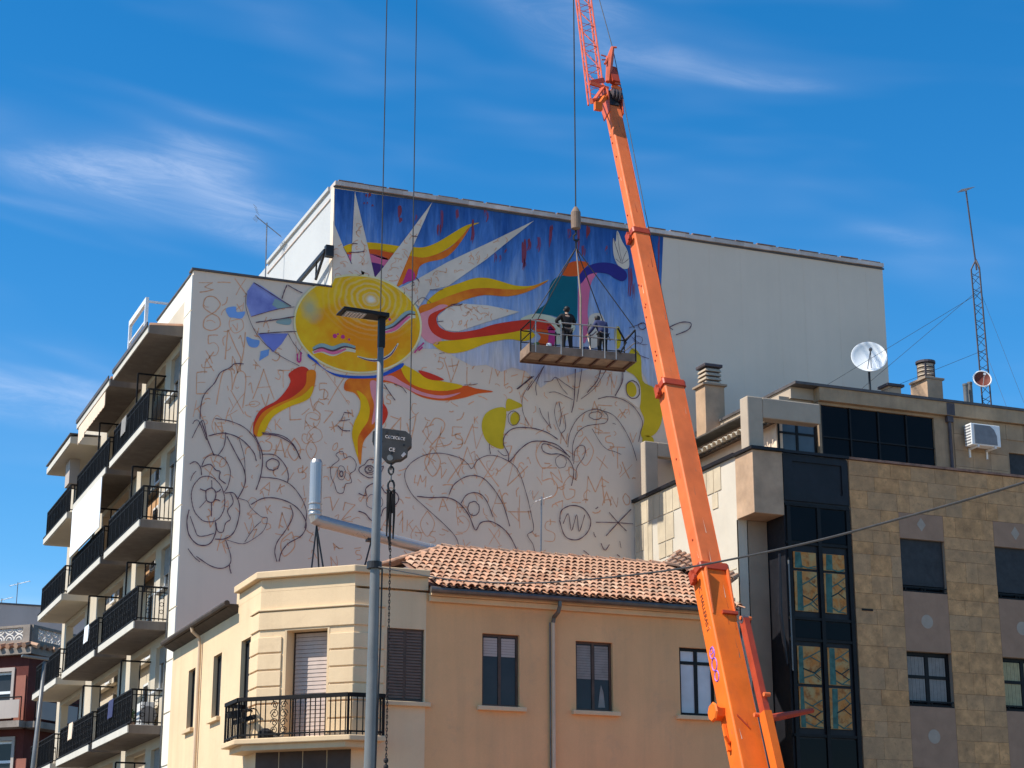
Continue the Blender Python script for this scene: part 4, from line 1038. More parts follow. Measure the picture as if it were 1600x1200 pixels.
MB().box(14.0, 14.28, BY + .3, 43.45, 9.054, 9.318).build('parapet', 'beige_render', hs)
MB().box(BX, 14.28, 43.45, 43.7, 9.02, 9.5).build('parapet', 'beige_render', hs)
# rusticated courses wrapping the canted corner, each its own band
zb = [5.75, 6.14, 6.52, 6.90, 7.27, 7.65, 8.03, 8.42]
def cp(a): return CA + CT * a
for k in range(len(zb) - 1):
    z0, z1 = zb[k] + .018, zb[k + 1] - .018
    if z1 <= 8.14:
        ring_prism(MB(), [Vector((BX, 42.18, 0)), CA, cp(door[0] - .12)], .001, .035, z0, z1).build('rusticated_course', 'beige_render', hs, bevel=.012)
        ring_prism(MB(), [cp(door[1] + .06), CB, Vector((13.26, BY, 0))], .001, .035, z0, z1).build('rusticated_course', 'beige_render', hs, bevel=.012)
    else:
        ring_prism(MB(), [Vector((BX, 42.18, 0)), CA, CB, Vector((13.26, BY, 0))], .001, .035, 8.18, 8.575).build('rusticated_course', 'beige_render', hs, bevel=.012)
ring_prism(MB(), [Vector((BX, 42.18, 0)), CA, CB, Vector((13.26, BY, 0))], .001, .06, 8.60, 8.64).build('string_course', 'beige_trim', hs, bevel=.01)
# balcony door with roller shutter
dr = window(hs, F_C, door[0], door[1], door[2], door[3], .35, 'brown_wood', 'glass_dark', .07, 1, name='balcony_door')
m = MB()
n = 26
for k in range(n):
    z0 = door[2] + .05 + k * (door[3] - door[2] - .08) / n
    m.hexa([F_C(door[0] + .06, .315, z0), F_C(door[1] - .06, .315, z0), F_C(door[1] - .06, .345, z0), F_C(door[0] + .06, .345, z0),
            F_C(door[0] + .06, .325, z0 + .082), F_C(door[1] - .06, .325, z0 + .082), F_C(door[1] - .06, .345, z0 + .082), F_C(door[0] + .06, .345, z0 + .082)])
m.build('roller_shutter', 'roller_shutter', dr)
MB().wall(F_C, door[0] - .05, door[1] + .05, door[2], door[3] + .05, -.012, -.001, [(door[0], door[1], door[2] - .1, door[3])]).build('door_casing', 'beige_trim', dr)
# side windows
for a, b, c, d in lw:
    w = window(hs, F_L, a, b, c, d, .10, 'black_metal', 'glass_dark', .06, 1)
    if c > 6: MB().mbox(F_L, a - .10, b + .10, -.10, .095, c - .10, c - .002).build('sill', 'beige_trim', w, bevel=.01)
# front windows
for i, (a, b, c, d) in enumerate(fwin):
    mat = 'black_metal' if i == 3 else 'brown_wood'
    if i == 3:
        w = window(hs, F_F, a, b, c, d, .10, mat, 'glass_white', .075, 1, .78)
    else:
        w = window(hs, F_F, a, b, c, d, .06 if i == 0 else .10, mat, 'glass_dark', .055, 1)
    MB().mbox(F_F, a - .12, b + .14, -.11, .055 if i == 0 else .095, c - .10, c - .002).build('sill', 'beige_trim', w, bevel=.012)
    if i == 0:       # closed louvred shutters, two leaves
        for a0, a1 in ((a + .055, (a + b) / 2 - .035), ((a + b) / 2 + .035, b - .055)):
            s = MB()
            for k in range(23):
                z = c + .08 + k * .066
                s.hexa([F_F(a0, .05, z), F_F(a1, .05, z), F_F(a1, .075, z + .02), F_F(a0, .075, z + .02), F_F(a0, .05, z + .03), F_F(a1, .05, z + .03), F_F(a1, .082, z + .075), F_F(a0, .082, z + .075)])
            s.build('shutter_leaf', 'brown_shutter', w)
    if i in (1, 2):  # half-lowered blinds, a cloth and dark room behind the panes
        for a0, a1 in ((a + .07, (a + b) / 2 - .05), ((a + b) / 2 + .05, b - .07)):
            s = MB(); hgt = .42 if i == 1 else .78
            for k in range(int(hgt / .06)): s.mbox(F_F, a0, a1, .118, .126, d - .08 - .06 * (k + 1), d - .085 - .06 * k)
            s.build('blind', 'curtain' if i == 2 else 'far_grey', w)
    if i == 2:
        MB().prism([F_F(b - .34, .118, c + .1), F_F(b - .16, .118, c + .1), F_F(b - .2, .118, c + .45), F_F(b - .26, .118, c + .62), F_F(b - .3, .118, c + .4)], (0, .006, 0)).build('cloth', 'curtain', w)
# dark linings closing off the rooms
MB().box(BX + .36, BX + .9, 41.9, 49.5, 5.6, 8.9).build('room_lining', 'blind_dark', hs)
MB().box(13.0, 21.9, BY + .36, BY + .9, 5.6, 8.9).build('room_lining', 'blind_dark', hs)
for k in range(4):  # dark panels on the canted wall, the balcony's shade put into their colour
    MB().mbox(F_C, .02 + k * CL / 4, CL / 4 * (k + 1) - .005, -.012, -.001, .15, 5.46).build('base_shade_panel', 'balcony_shade', hs)
# balcony
bp = [Vector((BX, 42.62, 0)), Vector((10.30, 42.42, 0)), Vector((10.30, 41.22, 0)), Vector((12.32, 39.22, 0)), Vector((13.16, 39.22, 0)), Vector((13.16, BY, 0))]
def slabp(shr, z): return [(p.x, p.y, z) for p in bp] + [(CB.x, CB.y, z), (CA.x, CA.y, z)]
bal = MB().prism(slabp(0, 5.60), (0, 0, .12)).build('balcony', 'beige_trim', hs, bevel=.02)
def inner(f): 
    c = Vector((12.0, 41.0, 0)); return [p.lerp(c, f) for p in bp[:]]
q = inner(.10); MB().prism([(p.x, p.y, 5.47) for p in q] + [(CB.x, CB.y, 5.47), (CA.x, CA.y, 5.47)], (0, 0, .128)).build('slab_moulding', 'beige_trim', bal)
rp = [p.lerp(Vector((12.0, 41.0, 0)), .045) for p in bp]
rp[0] = Vector((BX, 42.52, 0)); rp[-1] = Vector((13.06, BY, 0))
m = MB()
for i in range(len(rp) - 1):
    m.bar(rp[i] + Vector((0, 0, 6.58)), rp[i + 1] + Vector((0, 0, 6.58)), .09, .085); m.bar(rp[i] + Vector((0, 0, 5.80)), rp[i + 1] + Vector((0, 0, 5.80)), .035)
for p in rp[1:-1]: m.bar(p + Vector((0, 0, 5.72)), p + Vector((0, 0, 6.6)), .045)
m.build('handrail', 'iron_black', bal)
bs = MB().bar((0, 0, 5.72), (0, 0, 6.56), .021).build('baluster', 'iron_black'); bs.parent = bal
first = True; door_c = cp((door[0] + door[1]) / 2 - .2)
for i in range(len(rp) - 1):
    L_ = (rp[i + 1] - rp[i]).length; n = max(2, int(round(L_ / .125)))
    for k in range(n):
        p = rp[i].lerp(rp[i + 1], (k + .5) / n)
        if (i == 2 and .28 < (k + .5) / n < .47): continue        # the scroll panel sits here
        if first: bs.location = p - origin(bal); first = False; bs.parent = bal
        else: inst(bs, bal, p)
# wrought scroll panel
m = MB(); e = (rp[3] - rp[2]); L_ = e.length; e.normalize(); c0 = rp[2] + e * (L_ * .375)
def scroll(cx, cz, r, s, turns=1.4):
    return [c0 + e * (cx + s * r * (1 - t / 16 * .8) * math.cos(t / 16 * turns * 6.28)) + Vector((0, 0, cz + r * (1 - t / 16 * .8) * math.sin(t / 16 * turns * 6.28))) for t in range(17)]
for sgn in (-1, 1):
    for cz, r in ((5.88, .09), (6.05, .10), (6.24, .11), (6.43, .09)):
        m.tube(scroll(sgn * .11, cz, r, sgn), .011, 4)
    m.tube([c0 + e * (sgn * x) + Vector((0, 0, z)) for x, z in ((.0, 5.76), (.20, 5.85), (.05, 6.02), (.20, 6.2), (.06, 6.36), (.16, 6.54))], .012, 4)
m.bar(c0 + Vector((0, 0, 5.74)), c0 + Vector((0, 0, 6.55)), .018); m.build('scroll_panel', 'iron_black', bal)
# satellite-like clothes airer tucked in the left end of the balcony
ar = MB()
ar.bar((10.40, 42.3, 6.42), (10.75, 41.3, 6.42), .03); ar.bar((10.55, 42.3, 6.42), (10.9, 41.55, 6.42), .03)
for k in range(5): ar.bar((10.40 + .085 * k, 42.3 - .24 * k, 6.42), (10.58 + .08 * k, 42.28 - .2 * k, 6.40), .02)
ar.box(10.38, 10.62, 41.9, 42.25, 6.28, 6.40); ar.bar((10.45, 41.9, 6.15), (10.8, 41.4, 6.25), .05, .10)
tag(ar.build('clothes_airer', 'iron_black'), 'folded black clothes airer hooked on the left end of the balcony rail', 'airer')
bt = MB().lathe([(.14, 0), (.17, .03), (.17, .16), (.12, .2), (.05, .24)], (10.95, 41.0, 5.722), 12).build('basin', 'cloth_dark')
tag(bt, 'dark rounded tub on the beige balcony floor', 'tub')

# eaves, gutters, downpipes
ev = MB(); ev.prism([(BX - .001, 43.5, 8.90), (BX - .26, 43.5, 9.02), (BX - .26, 43.5, 9.10), (BX - .001, 43.5, 9.10)], (0, 7.0, 0)); ev.build('eave', 'dark_eave', hs)
gt = MB().tube([(BX - .30, 43.42, 9.10), (BX - .30, 50.45, 9.10)], .07, 8).build('gutter', 'dark_eave', hs)
dp = MB().tube([(BX - .30, 47.05, 9.06), (BX - .28, 47.05, 8.95), (BX - .10, 47.05, 8.80), (BX - .07, 47.05, 8.6), (BX - .07, 47.05, 0)], .045, 8).build('downpipe', 'pipe_beige', hs)
MB().box(14.29, BR, BY - .10, BY - .001, 8.80, 8.92).build('cornice_moulding', 'beige_trim', hs, bevel=.015)
MB().box(14.29, BR, BY - .20, BY - .001, 8.924, 8.99).build('cornice', 'beige_trim', hs, bevel=.01)
MB().tube([(14.22, BY - .34, 9.02), (BR, BY - .34, 9.02)], .075, 10).build('gutter', 'gutter_zinc', hs)
MB().tube([(17.37, BY - .34, 8.97), (17.37, BY - .34, 8.84), (17.36, BY - .28, 8.72), (17.33, BY - .10, 8.62), (17.32, BY - .07, 8.5)], .05, 8).build('swan_neck', 'gutter_zinc', hs)
MB().tube([(17.32, BY - .07, 8.5), (17.32, BY - .07, 0.1)], .045, 8).build('downpipe', 'pipe_beige', hs)
MB().tube([(17.25, BY - .045, 8.5), (17.25, BY - .045, 0.1)], .018, 6).build('cable_conduit', 'gutter_zinc', hs)

# clay tile roof: every cover tile of the lower courses a piece of its own
EY, EZ, RGY, RGZ = 39.44, 9.06, 43.5, 10.80
SL = Vector((0, RGY - EY, RGZ - EZ)); SLL = SL.length; SD = SL.normalized(); SA = math.atan2(SL.z, SL.y); SN = Vector((0, -SD.z, SD.y))
HX = 15.95
roof = MB().quad((14.32, EY + .05, EZ - .02), (BR + .25, EY + .05, EZ - .02), (BR + .25, RGY, RGZ - .02), (HX, RGY, RGZ - .02), (14.32, RGY - 1.63, RGZ - .70 - .02)).build('roof', 'tile_dark', hs)
MB().quad((HX, RGY, RGZ - .06), (12.4, 47.0, 9.2), (12.4, RGY - 3.55, 9.2), (14.32, RGY - 1.63, RGZ - .78)).build('hip_slope', 'tile_dark', roof)
MB().quad((HX, RGY, RGZ - .02), (BR + .25, RGY, RGZ - .02), (BR + .25, 47.5, 9.1), (HX, 47.5, 9.1)).build('rear_slope', 'tile_dark', roof)
PITCHX = .176; ROWS = 11; STEP = SLL / ROWS
def tile_mesh(mb, base, dirv, nrm, L, r0=.078, r1=.062, lift=.04, seg=5):
    x = dirv.cross(nrm).normalized(); th = .014
    rows = []
    for (t, r, up) in ((0, r0, lift), (L, r1, 0.0)):
        c = base + dirv * t + nrm * up
        rows.append([c + x * (r * math.cos(math.pi * k / seg)) + nrm * (r * .95 * math.sin(math.pi * k / seg)) for k in range(seg + 1)])
        rows.append([c + x * ((r - th) * math.cos(math.pi * k / seg)) + nrm * ((r - th) * .95 * math.sin(math.pi * k / seg)) for k in range(seg + 1)])
    i = len(mb.v)
    for rw in rows: mb.v += rw
    n = seg + 1
    for k in range(seg):
        mb.f.append((i + k, i + k + 1, i + 2 * n + k + 1, i + 2 * n + k))
        mb.f.append((i + k, i + n + k, i + n + k + 1, i + k + 1))
    return mb
tproto = tile_mesh(MB(), Vector((0, 0, 0)), SD, SN, STEP + .10).build('roof_tile', 'tile_clay', None, recalc=False)
tproto.parent = roof
pans, rest = MB(), MB()
cnt = 0
ncol = int((BR + .25 - 14.4) / PITCHX)
for r_ in range(ROWS):
    p = Vector((0, EY, EZ)) + SD * (STEP * r_ - .03)
    ys = p.y + .2
    xmin = max(14.40, HX - (RGY - ys) + .05)
    for c in range(-6, ncol + 1):
        x = 14.46 + c * PITCHX
        if x < xmin - .02: continue
        jit = Vector((random.uniform(-.008, .008), 0, random.uniform(-.004, .006))) + SD * random.uniform(-.02, .02)
        w_ = Vector((x, p.y, p.z)) + SN * .045 + jit
        if r_ < 7 and cnt < 300:
            if cnt == 0: tproto.location = w_ - origin(roof); t = tproto
            else: t = inst(tproto, roof, w_)
            t.rotation_euler = (random.uniform(-.015, .015), random.uniform(-.05, .05), random.uniform(-.04, .04))
            cnt += 1
        else:
            d_ = (SD + Vector((random.uniform(-.03, .03), 0, 0))).normalized()
            tile_mesh(rest, w_, d_, SN, STEP + .10)
        # pan tile (concave) between covers
        xx = x + PITCHX / 2; b0_ = Vector((xx, p.y, p.z)) + SN * .035; b1_ = b0_ + SD * (STEP + .06) - SN * .03
        for k in range(4):
            f0, f1 = -.075 + .0375 * k, -.0375 + .0375 * k
            h0, h1 = (f0 / .075) ** 2 * .035, (f1 / .075) ** 2 * .035
            pans.quad(b0_ + Vector((f0, 0, 0)) + SN * h0, b0_ + Vector((f1, 0, 0)) + SN * h1, b1_ + Vector((f1, 0, 0)) + SN * h1, b1_ + Vector((f0, 0, 0)) + SN * h0)
# left hip courses
HD = Vector((1, 0, .55)).normalized(); HN = Vector((-HD.z, 0, HD.x))
for r_ in range(7):
    for c in range(38):
        y = RGY - 3.6 + c * PITCHX
        x = HX - 3.2 + r_ * .42
        if x + .2 > HX - max(0, RGY - y) or y > 46.4: continue
        z = RGZ - (HX - x) * .432
        tile_mesh(rest, Vector((x, y, z + .04)), Vector((1, 0, .432)).normalized(), Vector((-.432, 0, 1)).normalized(), .50)
tag(rest.build('roof_tiles', 'tile_clay', roof, recalc=False), kind='stuff')
tag(pans.build('pan_tiles', 'tile_clay', roof, recalc=False), kind='stuff')
rg = tile_mesh(MB(), Vector((0, 0, 0)), Vector((1, 0, 0)), Vector((0, 0, 1)), .42, .11, .095, .03).build('ridge_tile', 'tile_clay', None, recalc=False); rg.parent = roof
rg.location = Vector((HX, RGY, RGZ + .03)) - origin(roof)
for k in range(1, 17): inst(rg, roof, (HX + k * .385, RGY + random.uniform(-.012, .012), RGZ + .03 + random.uniform(-.008, .008)))
# stepped rear roof whose verge rises behind the right end
RA, RB_, RC, RD = onY(1038, 881, 43.8), onY(1057, 863, 44.9), onY(1154, 903, 43.6), onY(1125, 925, 42.6)
rr = MB().quad(RA, RB_, RC, RD).build('rear_roof', 'tile_dark', hs, recalc=False)
nn = (RB_ - RA).cross(RC - RA).normalized(); nn = nn if nn.z > 0 else -nn
col_src = None
for k in range(13):
    f = (k + .5) / 13; a_, b_ = RA.lerp(RD, f), RB_.lerp(RC, f); L_ = (b_ - a_)
    for j in range(3):
        m = MB(); tile_mesh(m, a_ + L_ * (j / 3) + nn * .03, L_.normalized(), nn, L_.length / 3 + .08, .085, .068, .035); m.build('roof_tile', 'tile_clay', rr, recalc=False)
MB().quad(RA + Vector((0, .01, 0)), RD + Vector((0, .01, 0)), RD + Vector((0, .01, -1.2)), RA + Vector((0, .01, -1.2))).build('gable', 'tile_dark', rr)

# ------------------------------------------------------------------ stainless flue on the corner house
fl = thing('flue_pipe', 'shiny stainless flue with upright stack and long sloping run above the beige parapet', 'flue', (12.8, 44, 9.1))
f0, f1, f2 = onY(492, 722, 44), onY(492, 806, 44), onY(700, 860, 44)
f2 = Vector((f2.x, 44, f2.z))
MB().lathe([(.158, 0), (.165, .02), (.165, .06), (.155, .08), (.155, f0.z - f1.z - .02), (.12, f0.z - f1.z + .06)], f1, 20).build('stack', 'steel_shiny', fl, smooth=False)
for k in range(2): MB().lathe([(.17, 0), (.175, .02), (.17, .04)], f1 + Vector((0, 0, .12 + .16 * k)), 20).build('clamp_band', 'steel_shiny', fl)
dv_ = (f2 - f1).normalized()
MB().tube([f1 + Vector((0, 0, .04)), f1 + Vector((.02, 0, -.08)), f1 + dv_ * .16 + Vector((0, 0, -.10)), f1 + dv_ * .34 + Vector((0, 0, -.10))], .158, 16).build('elbow', 'steel_shiny', fl)
MB().tube([f1 + dv_ * .30 + Vector((0, 0, -.10)), f2 + Vector((0, 0, -.10))], .15, 20).build('duct', 'steel_shiny', fl)
for k in (.45, .86, .94):
    c = f1.lerp(f2, k) + Vector((0, 0, -.10)); MB().tube([c - dv_ * .03, c + dv_ * .03], .158, 18).build('clamp_band', 'steel_shiny', fl)
m = MB()
tp = f1 + Vector((.05, 0, -.25))
for px_, yy in ((481, 43.7), (519, 43.7), (505, 44.5)):
    q = onY(px_, 875, yy); m.bar(tp, (q.x, yy, 9.03 + .0), .035)
m.build('tripod', 'black_steel', fl)
m = MB(); tp = f1.lerp(f2, .42) + Vector((0, 0, -.26)); m.bar(tp, tp + Vector((-.3, -.2, -1.0)), .03); m.bar(tp, tp + Vector((.28, .2, -1.0)), .03); m.box(tp.x - .12, tp.x + .1, 43.9, 44.1, tp.z - .02, tp.z + .04); m.build('support', 'black_steel', fl)

q0, q1 = onY(845, 868, 43.6), onY(846, 776, 43.6)
t = tv_aerial((q0.x, 43.6, RGZ), tuple(q1), 'thin television aerial with white elements on the clay tile ridge', (.9, -.25, .35), 'antenna_light', .5, 6, .17)
# ------------------------------------------------------------------ stone-clad block on the right
SX, SY = 24.73, 43.2
st = thing('stone_block', 'stone-clad apartment block with dark glazed bay and pale carved side wall', 'building', (27, 44, 0))
S_F, S_L = face_front(SY), face_left(SX)
TOP = 14.17
MB().box(SX + .3, 40, SY + 1.02, 50.5, 0, 14.0).build('core_volume', 'concrete', st)
MB().wall(S_L, 44.15, 50.5, 0, TOP, 0, .295).build('side_wall', 'relief_cream', st)
MB().box(SX - .10, SX + .34, 44.16, 50.5, TOP + .004, TOP + .10).build('parapet_coping', 'navy_metal', st)
# carved panels on the sunlit side: courses of slabs with figures left smooth between them
def rp_(y0, y1, z0, z1, nm='carved_panel', mat='relief_panel', d=.022): return MB().box(SX - d, SX - .001, y0 + .011, y1 - .011, z0 + .011, z1 - .011).build(nm, mat, st)
for y0 in (50.48, 48.2, 45.9):
    pass
def course(ylist, z0, z1):
    for y0, y1 in ylist: rp_(y0, y1, z0, z1)
def split(a, b, n): return [(a + (b - a) * k / n, a + (b - a) * (k + 1) / n) for k in range(n)]
course(split(45.0, 50.45, 13), 13.42, 14.12)
course(split(47.9, 48.95, 2) + split(49.9, 50.45, 2) + split(45.95, 46.9, 2), 12.62, 13.40)
course(split(49.3, 49.85, 2), 12.0, 13.40)
course([(48.0, 48.42), (48.45, 48.9)], 12.15, 12.60)
course([(45.2, 45.55)], 12.95, 13.40)
course(split(49.95, 50.45, 1), 12.2, 12.6); course([(46.0, 46.35), (46.45, 46.8)], 12.2, 12.6)
# little pointed arches
for yc in (45.65, 46.35):
    pts = [(yc - .27, 11.15), (yc - .27, 11.75), (yc - .2, 11.98), (yc, 12.16), (yc + .2, 11.98), (yc + .27, 11.75), (yc + .27, 11.15), (yc + .13, 11.15), (yc + .13, 11.72), (yc, 11.85), (yc - .13, 11.72), (yc - .13, 11.15)]
    MB().prism([(SX - .022, y, z) for y, z in pts], (.021, 0, 0)).build('carved_arch', 'relief_panel', st)
MB().box(SX - .012, SX - .001, 44.3, 50.45, 11.08, 11.105).build('carved_line', 'relief_panel', st)
# overhanging corner block
cbk = MB().box(SX - .03, 25.62, SY - .02, 44.148, 12.41, TOP - .02).build('corner_block', 'stone_tan', st, bevel=.012)
MB().box(SX - .10, 25.66, SY - .10, 44.156, TOP - .016, TOP + .07).build('coping', 'navy_metal', cbk)
MB().box(25.0, 25.62, 44.15, 44.218, 0, 12.405).build('recess_pier', 'concrete', st)
MB().box(SX, 24.93, 44.152, 44.22, 0, 12.405).build('recess_pier', 'concrete', st)
MB().box(24.93, 25.0, 44.2, 44.22, 0, 12.405).build('recess_slot', 'black_metal', st)
# dark bay
bay = MB().box(25.64, 27.70, SY + .06, SY + 1.0, 0, TOP - .02).build('dark_bay', 'navy_metal', st)
MB().box(25.63, 27.72, SY - .06, SY + .055, TOP - .016, TOP + .06).build('coping', 'navy_metal', bay)
MB().wall(S_F, 25.66, 27.69, 12.85, TOP - .03, .02, .055, [(25.95, 27.5, 13.1, 13.95)]).build('fascia_frame', 'navy_metal', bay)
for z in (12.7, 11.65, 9.62, 9.05, 6.55, 5.2): MB().box(25.66, 27.69, SY + .0, SY + .055, z, z + .07).build('transom', 'black_metal', bay)
for x in (25.70, 26.64, 27.56): MB().box(x, x + .11, SY - .01, SY + .055, 0, 12.69).build('mullion', 'black_metal', bay)
srng2 = random.Random(8)
for x0, x1 in ((25.86, 26.56), (26.78, 27.44)):
    for z0, z1 in ((11.0, 11.45), (9.85, 10.93), (7.93, 8.92), (6.78, 7.85), (4.2, 5.1)):
        sp_ = MB().box(x0, x1, SY + .02, SY + .052, z0, z1).build('stained_pane', 'stained_glass', bay)
        w_ = x1 - x0; h_ = z1 - z0; e0 = x0 + srng2.uniform(.02, .08); e1 = e0 + w_ * srng2.uniform(.18, .34)
        MB().quad((e0, SY + .017, z0 + .01), (e1, SY + .017, z0 + .01), (e1 + srng2.uniform(-.05, .05), SY + .017, z1 - .01), (e0 + .02, SY + .017, z1 - .01)).build('teal_strip', 'teal_glass', sp_, recalc=False)
        for _b in range(3 if h_ > .6 else 1):
            za = z0 + h_ * (.12 + .27 * _b) + srng2.uniform(-.03, .03); sg = srng2.choice((-1, 1))
            xm, zm = e1 + (x1 - e1) * srng2.uniform(.35, .6), za + sg * h_ * .10
            ln = MB(); ln.bar((e1 - .02, SY + .0145, za), (xm, SY + .0145, zm), .006, .035); ln.bar((xm, SY + .0135, zm), (x1 - .01, SY + .0135, min(zm + h_ * .16, z1 - .02)), .005, .03); ln.bar((xm, SY + .0125, zm), (x1 - .02, SY + .0125, max(zm - h_ * .14, z0 + .02)), .005, .025)
            ln.build('lead_branch', 'teal_lead' if _b % 2 else 'teal_glass', sp_)
for x0, x1 in ((25.82, 26.62), (26.76, 27.54)):
    MB().box(x0, x1, SY + .035, SY + .057, 11.75, 12.68).build('dark_pane', 'glass_black', bay)
    MB().box(x0, x1, SY + .035, SY + .057, 9.14, 9.6).build('dark_pane', 'glass_black', bay)
    MB().box(x0, x1, SY + .035, SY + .057, 5.3, 6.5).build('dark_pane', 'glass_black', bay)
q0, q1, q2 = onY(1218, 865, SY - .12), onY(1219, 960, SY - .12), onY(1230, 1038, SY - .12)
MB().tube([q0, q1, q2], [.035, .06, .03], 6).build('curved_trim', 'navy_metal', bay)
q0, q1 = onY(1232, 875, SY - .12), onY(1239, 1048, SY - .12)
MB().tube([q0, q1], .022, 6).build('curved_trim', 'galv', bay)

# stone cladding: slab by slab, pink bays over and under the windows
cols = [(29.25, 30.70), (32.38, 33.86), (35.5, 37.0)]
winz = [(10.60, 12.08), (7.49, 8.97), (4.38, 5.86)]
cut = [(a, b, c, d) for a, b in cols for c, d in winz]
MB().wall(S_F, 27.72, 40, 0, TOP - .02, .03, 1.0, cut).build('front_wall', 'concrete', st)
srng = random.Random(3)
slabs = {}
z = TOP - .03
zrows = []
while z > 5.0:
    h = srng.choice((.34, .42, .50, .58)); zrows.append((max(z - h, 4.9), z)); z -= h
def blocked(a, b, c, d):
    out = [(a, b)]
    for (p, q) in cols:
        nx = []
        for (u, v) in out:
            if v <= p + .001 or u >= q - .001: nx.append((u, v)); continue
            if u < p: nx.append((u, p))
            if v > q: nx.append((q, v))
        out = nx
    return out
PINK_TOP = 12.86
nsl = 0
def slab_obj(a, b, c, d, mat, nm='stone_slab'):
    key = (round(b - a, 2), round(d - c, 2), mat)
    w, h = key[0], key[1]
    if key not in slabs:
        e = .0035
        o = MB().box(e, w - e, 0, .03, e, h - e).build(nm, mat, None); o.parent = st; slabs[key] = o
    else:
        o = slabs[key].copy(); COL.objects.link(o)
    o.location = Vector((a, SY + srng.uniform(-.005, .004), c)) - origin(st)
    return o
for c, d in zrows:
    segs = [(27.72, 29.25), (30.70, 32.38), (33.86, 35.5)] if c < PINK_TOP - .25 else [(27.72, 35.5)]
    for s0, s1 in segs:
        x = s0
        while x < s1 - .01:
            w = srng.choice((.40, .55, .66, .80, .95)); e = min(x + w, s1)
            if s1 - e < .25: e = s1
            if nsl < 280 and x < 34.8: slab_obj(round(x, 2), round(e, 2), round(c, 3), round(d, 3), 'stone_clad'); nsl += 1
            x = e
segtop = [c for c, d in zrows if c >= PINK_TOP - .25][-1]
for ci, (a, b) in enumerate(cols[:2]):
    spans = [(12.08, segtop), (8.97, 10.60), (5.86, 7.49)]
    for z0, z1 in spans:
        MB().box(a + .003, b - .003, SY + .001, SY + .03, z0 + .003, z1 - .003).build('pink_panel', 'stone_pink', st)
    xc = (a + b) / 2
    r_ = .17; zc = 12.50
    MB().prism([(xc - r_ * .85, SY - .004, zc), (xc, SY - .004, zc - r_ * 1.15), (xc + r_ * .85, SY - .004, zc), (xc, SY - .004, zc + r_ * 1.15)], (0, .0045, 0)).build('diamond_inlay', 'stone_grey_inlay', st)
    for zc in (9.80, 6.70):
        MB().lathe([(.19, 0), (.19, .0045)], (xc, SY - .004, zc), 24, (0, 1, 0)).build('round_inlay', 'stone_grey_inlay', st)
for ci, (a, b) in enumerate(cols[:2]):
    for k, (c, d) in enumerate(winz):
        if k == 0:
            w = window(st, S_F, a, b, c, d, .16, 'black_metal', 'glass_black', .07, 1)
            MB().mbox(S_F, a + .03, b - .03, .10, .14, c + .20, d).build('roller_blind', 'blind_dark', w)
        else:
            w = window(st, S_F, a, b, c, d, .16, 'black_metal', 'glass_black', .09, 1, .55)
            for a0, a1 in ((a + .12, (a + b) / 2 - .07), ((a + b) / 2 + .07, b - .12)):
                s = MB()
                for j in range(9):
                    x0 = a0 + (a1 - a0) * j / 9; s.mbox(S_F, x0 + .004, x0 + (a1 - a0) / 9 - .002, .176 + .004 * (j % 2), .182 + .004 * (j % 2), c + .14, d - .12)
                s.build('curtain', 'curtain_yellow' if (ci == 1) else 'curtain', w)
        m = MB(); m.bar(S_F(a + .02, .02, c + .14), S_F(b - .02, .02, c + .14), .035)
        for j in range(3): m.bar(S_F(a + .1 + j * (b - a - .2) / 2, .02, c + .02), S_F(a + .1 + j * (b - a - .2) / 2, .02, c + .14), .03)
        m.bar(S_F(a + .02, .02, c + .02), S_F(b - .02, .02, c + .02), .03); m.build('guard_bar', 'black_metal', w)
MB().box(27.71, 40, SY - .05, SY + .34, TOP - .015, TOP + .05).build('parapet_coping', 'tile_dark', st)
MB().box(27.9, 28.25, SY - .02, SY - .006, 9.98, 10.03).build('wall_vent', 'black_metal', st)

# set-back attic
AY = 44.5
A_F = face_front(AY)
LXV = 26.62
at = MB().wall(A_F, 27.72, 40, 14.0, 16.18, .12, .4, [(27.8, 31.62, 14.25, 16.1), (34.2, 36.0, 14.4, 15.3)]).build('attic_wall', 'attic_stone', st)
MB().box(LXV, 40, AY + .41, 50.5, 14.0, 16.3).build('attic_volume', 'concrete_light', st)
MB().box(27.70, 40, AY - .02, AY + .6, 16.19, 16.58).build('attic_fascia', 'attic_stone', st)
MB().box(26.9, 40, AY - .06, 50.5, 16.584, 16.66).build('roof_coping', 'flashing', st)
MB().box(26.95, 27.698, AY + .3, 50.4, 16.25, 16.58).build('attic_fascia', 'concrete_light', st)
for k in range(4):
    x0 = 27.82 + k * .95
    gl = MB().box(x0, x0 + .93, AY + .18, AY + .20, 14.27, 16.08).build('attic_pane', 'glass_black', at)
    MB().box(x0 - .02, x0 + .03, AY + .13, AY + .179, 14.26, 16.09).build('mullion', 'black_metal', gl)
    MB().box(x0 + .031, x0 + .93, AY + .14, AY + .178, 15.15, 15.19).build('transom', 'black_metal', gl)
MB().box(34.22, 36, AY + .2, AY + .24, 14.4, 15.3).build('attic_blind', 'blind_dark', at)
# attic facing slabs right of the glazing
for k in range(9):
    for j in range(4):
        x0 = 31.66 + k * .62; z0 = 14.22 + j * .49
        if x0 + .6 > 34.15 and z0 < 15.3: continue
        if abs(x0 + .3 - 32.12) < .2: continue
        MB().box(x0, x0 + .612, AY + .095 + srng.uniform(-.004, .004), AY + .119, z0, z0 + .482).build('stone_slab', 'attic_stone', at)
MB().tube([(32.12, AY + .06, 16.15), (32.12, AY + .06, 14.2)], .05, 8).build('drain_pipe', 'mast_paint', at)
MB().box(32.02, 32.22, AY - .01, AY + .12, 16.0, 16.17).build('hopper', 'mast_paint', at)
MB().box(32.0, 32.28, AY - .024, AY - .021, 16.2, 16.57).build('water_stain', 'mast_paint', at)
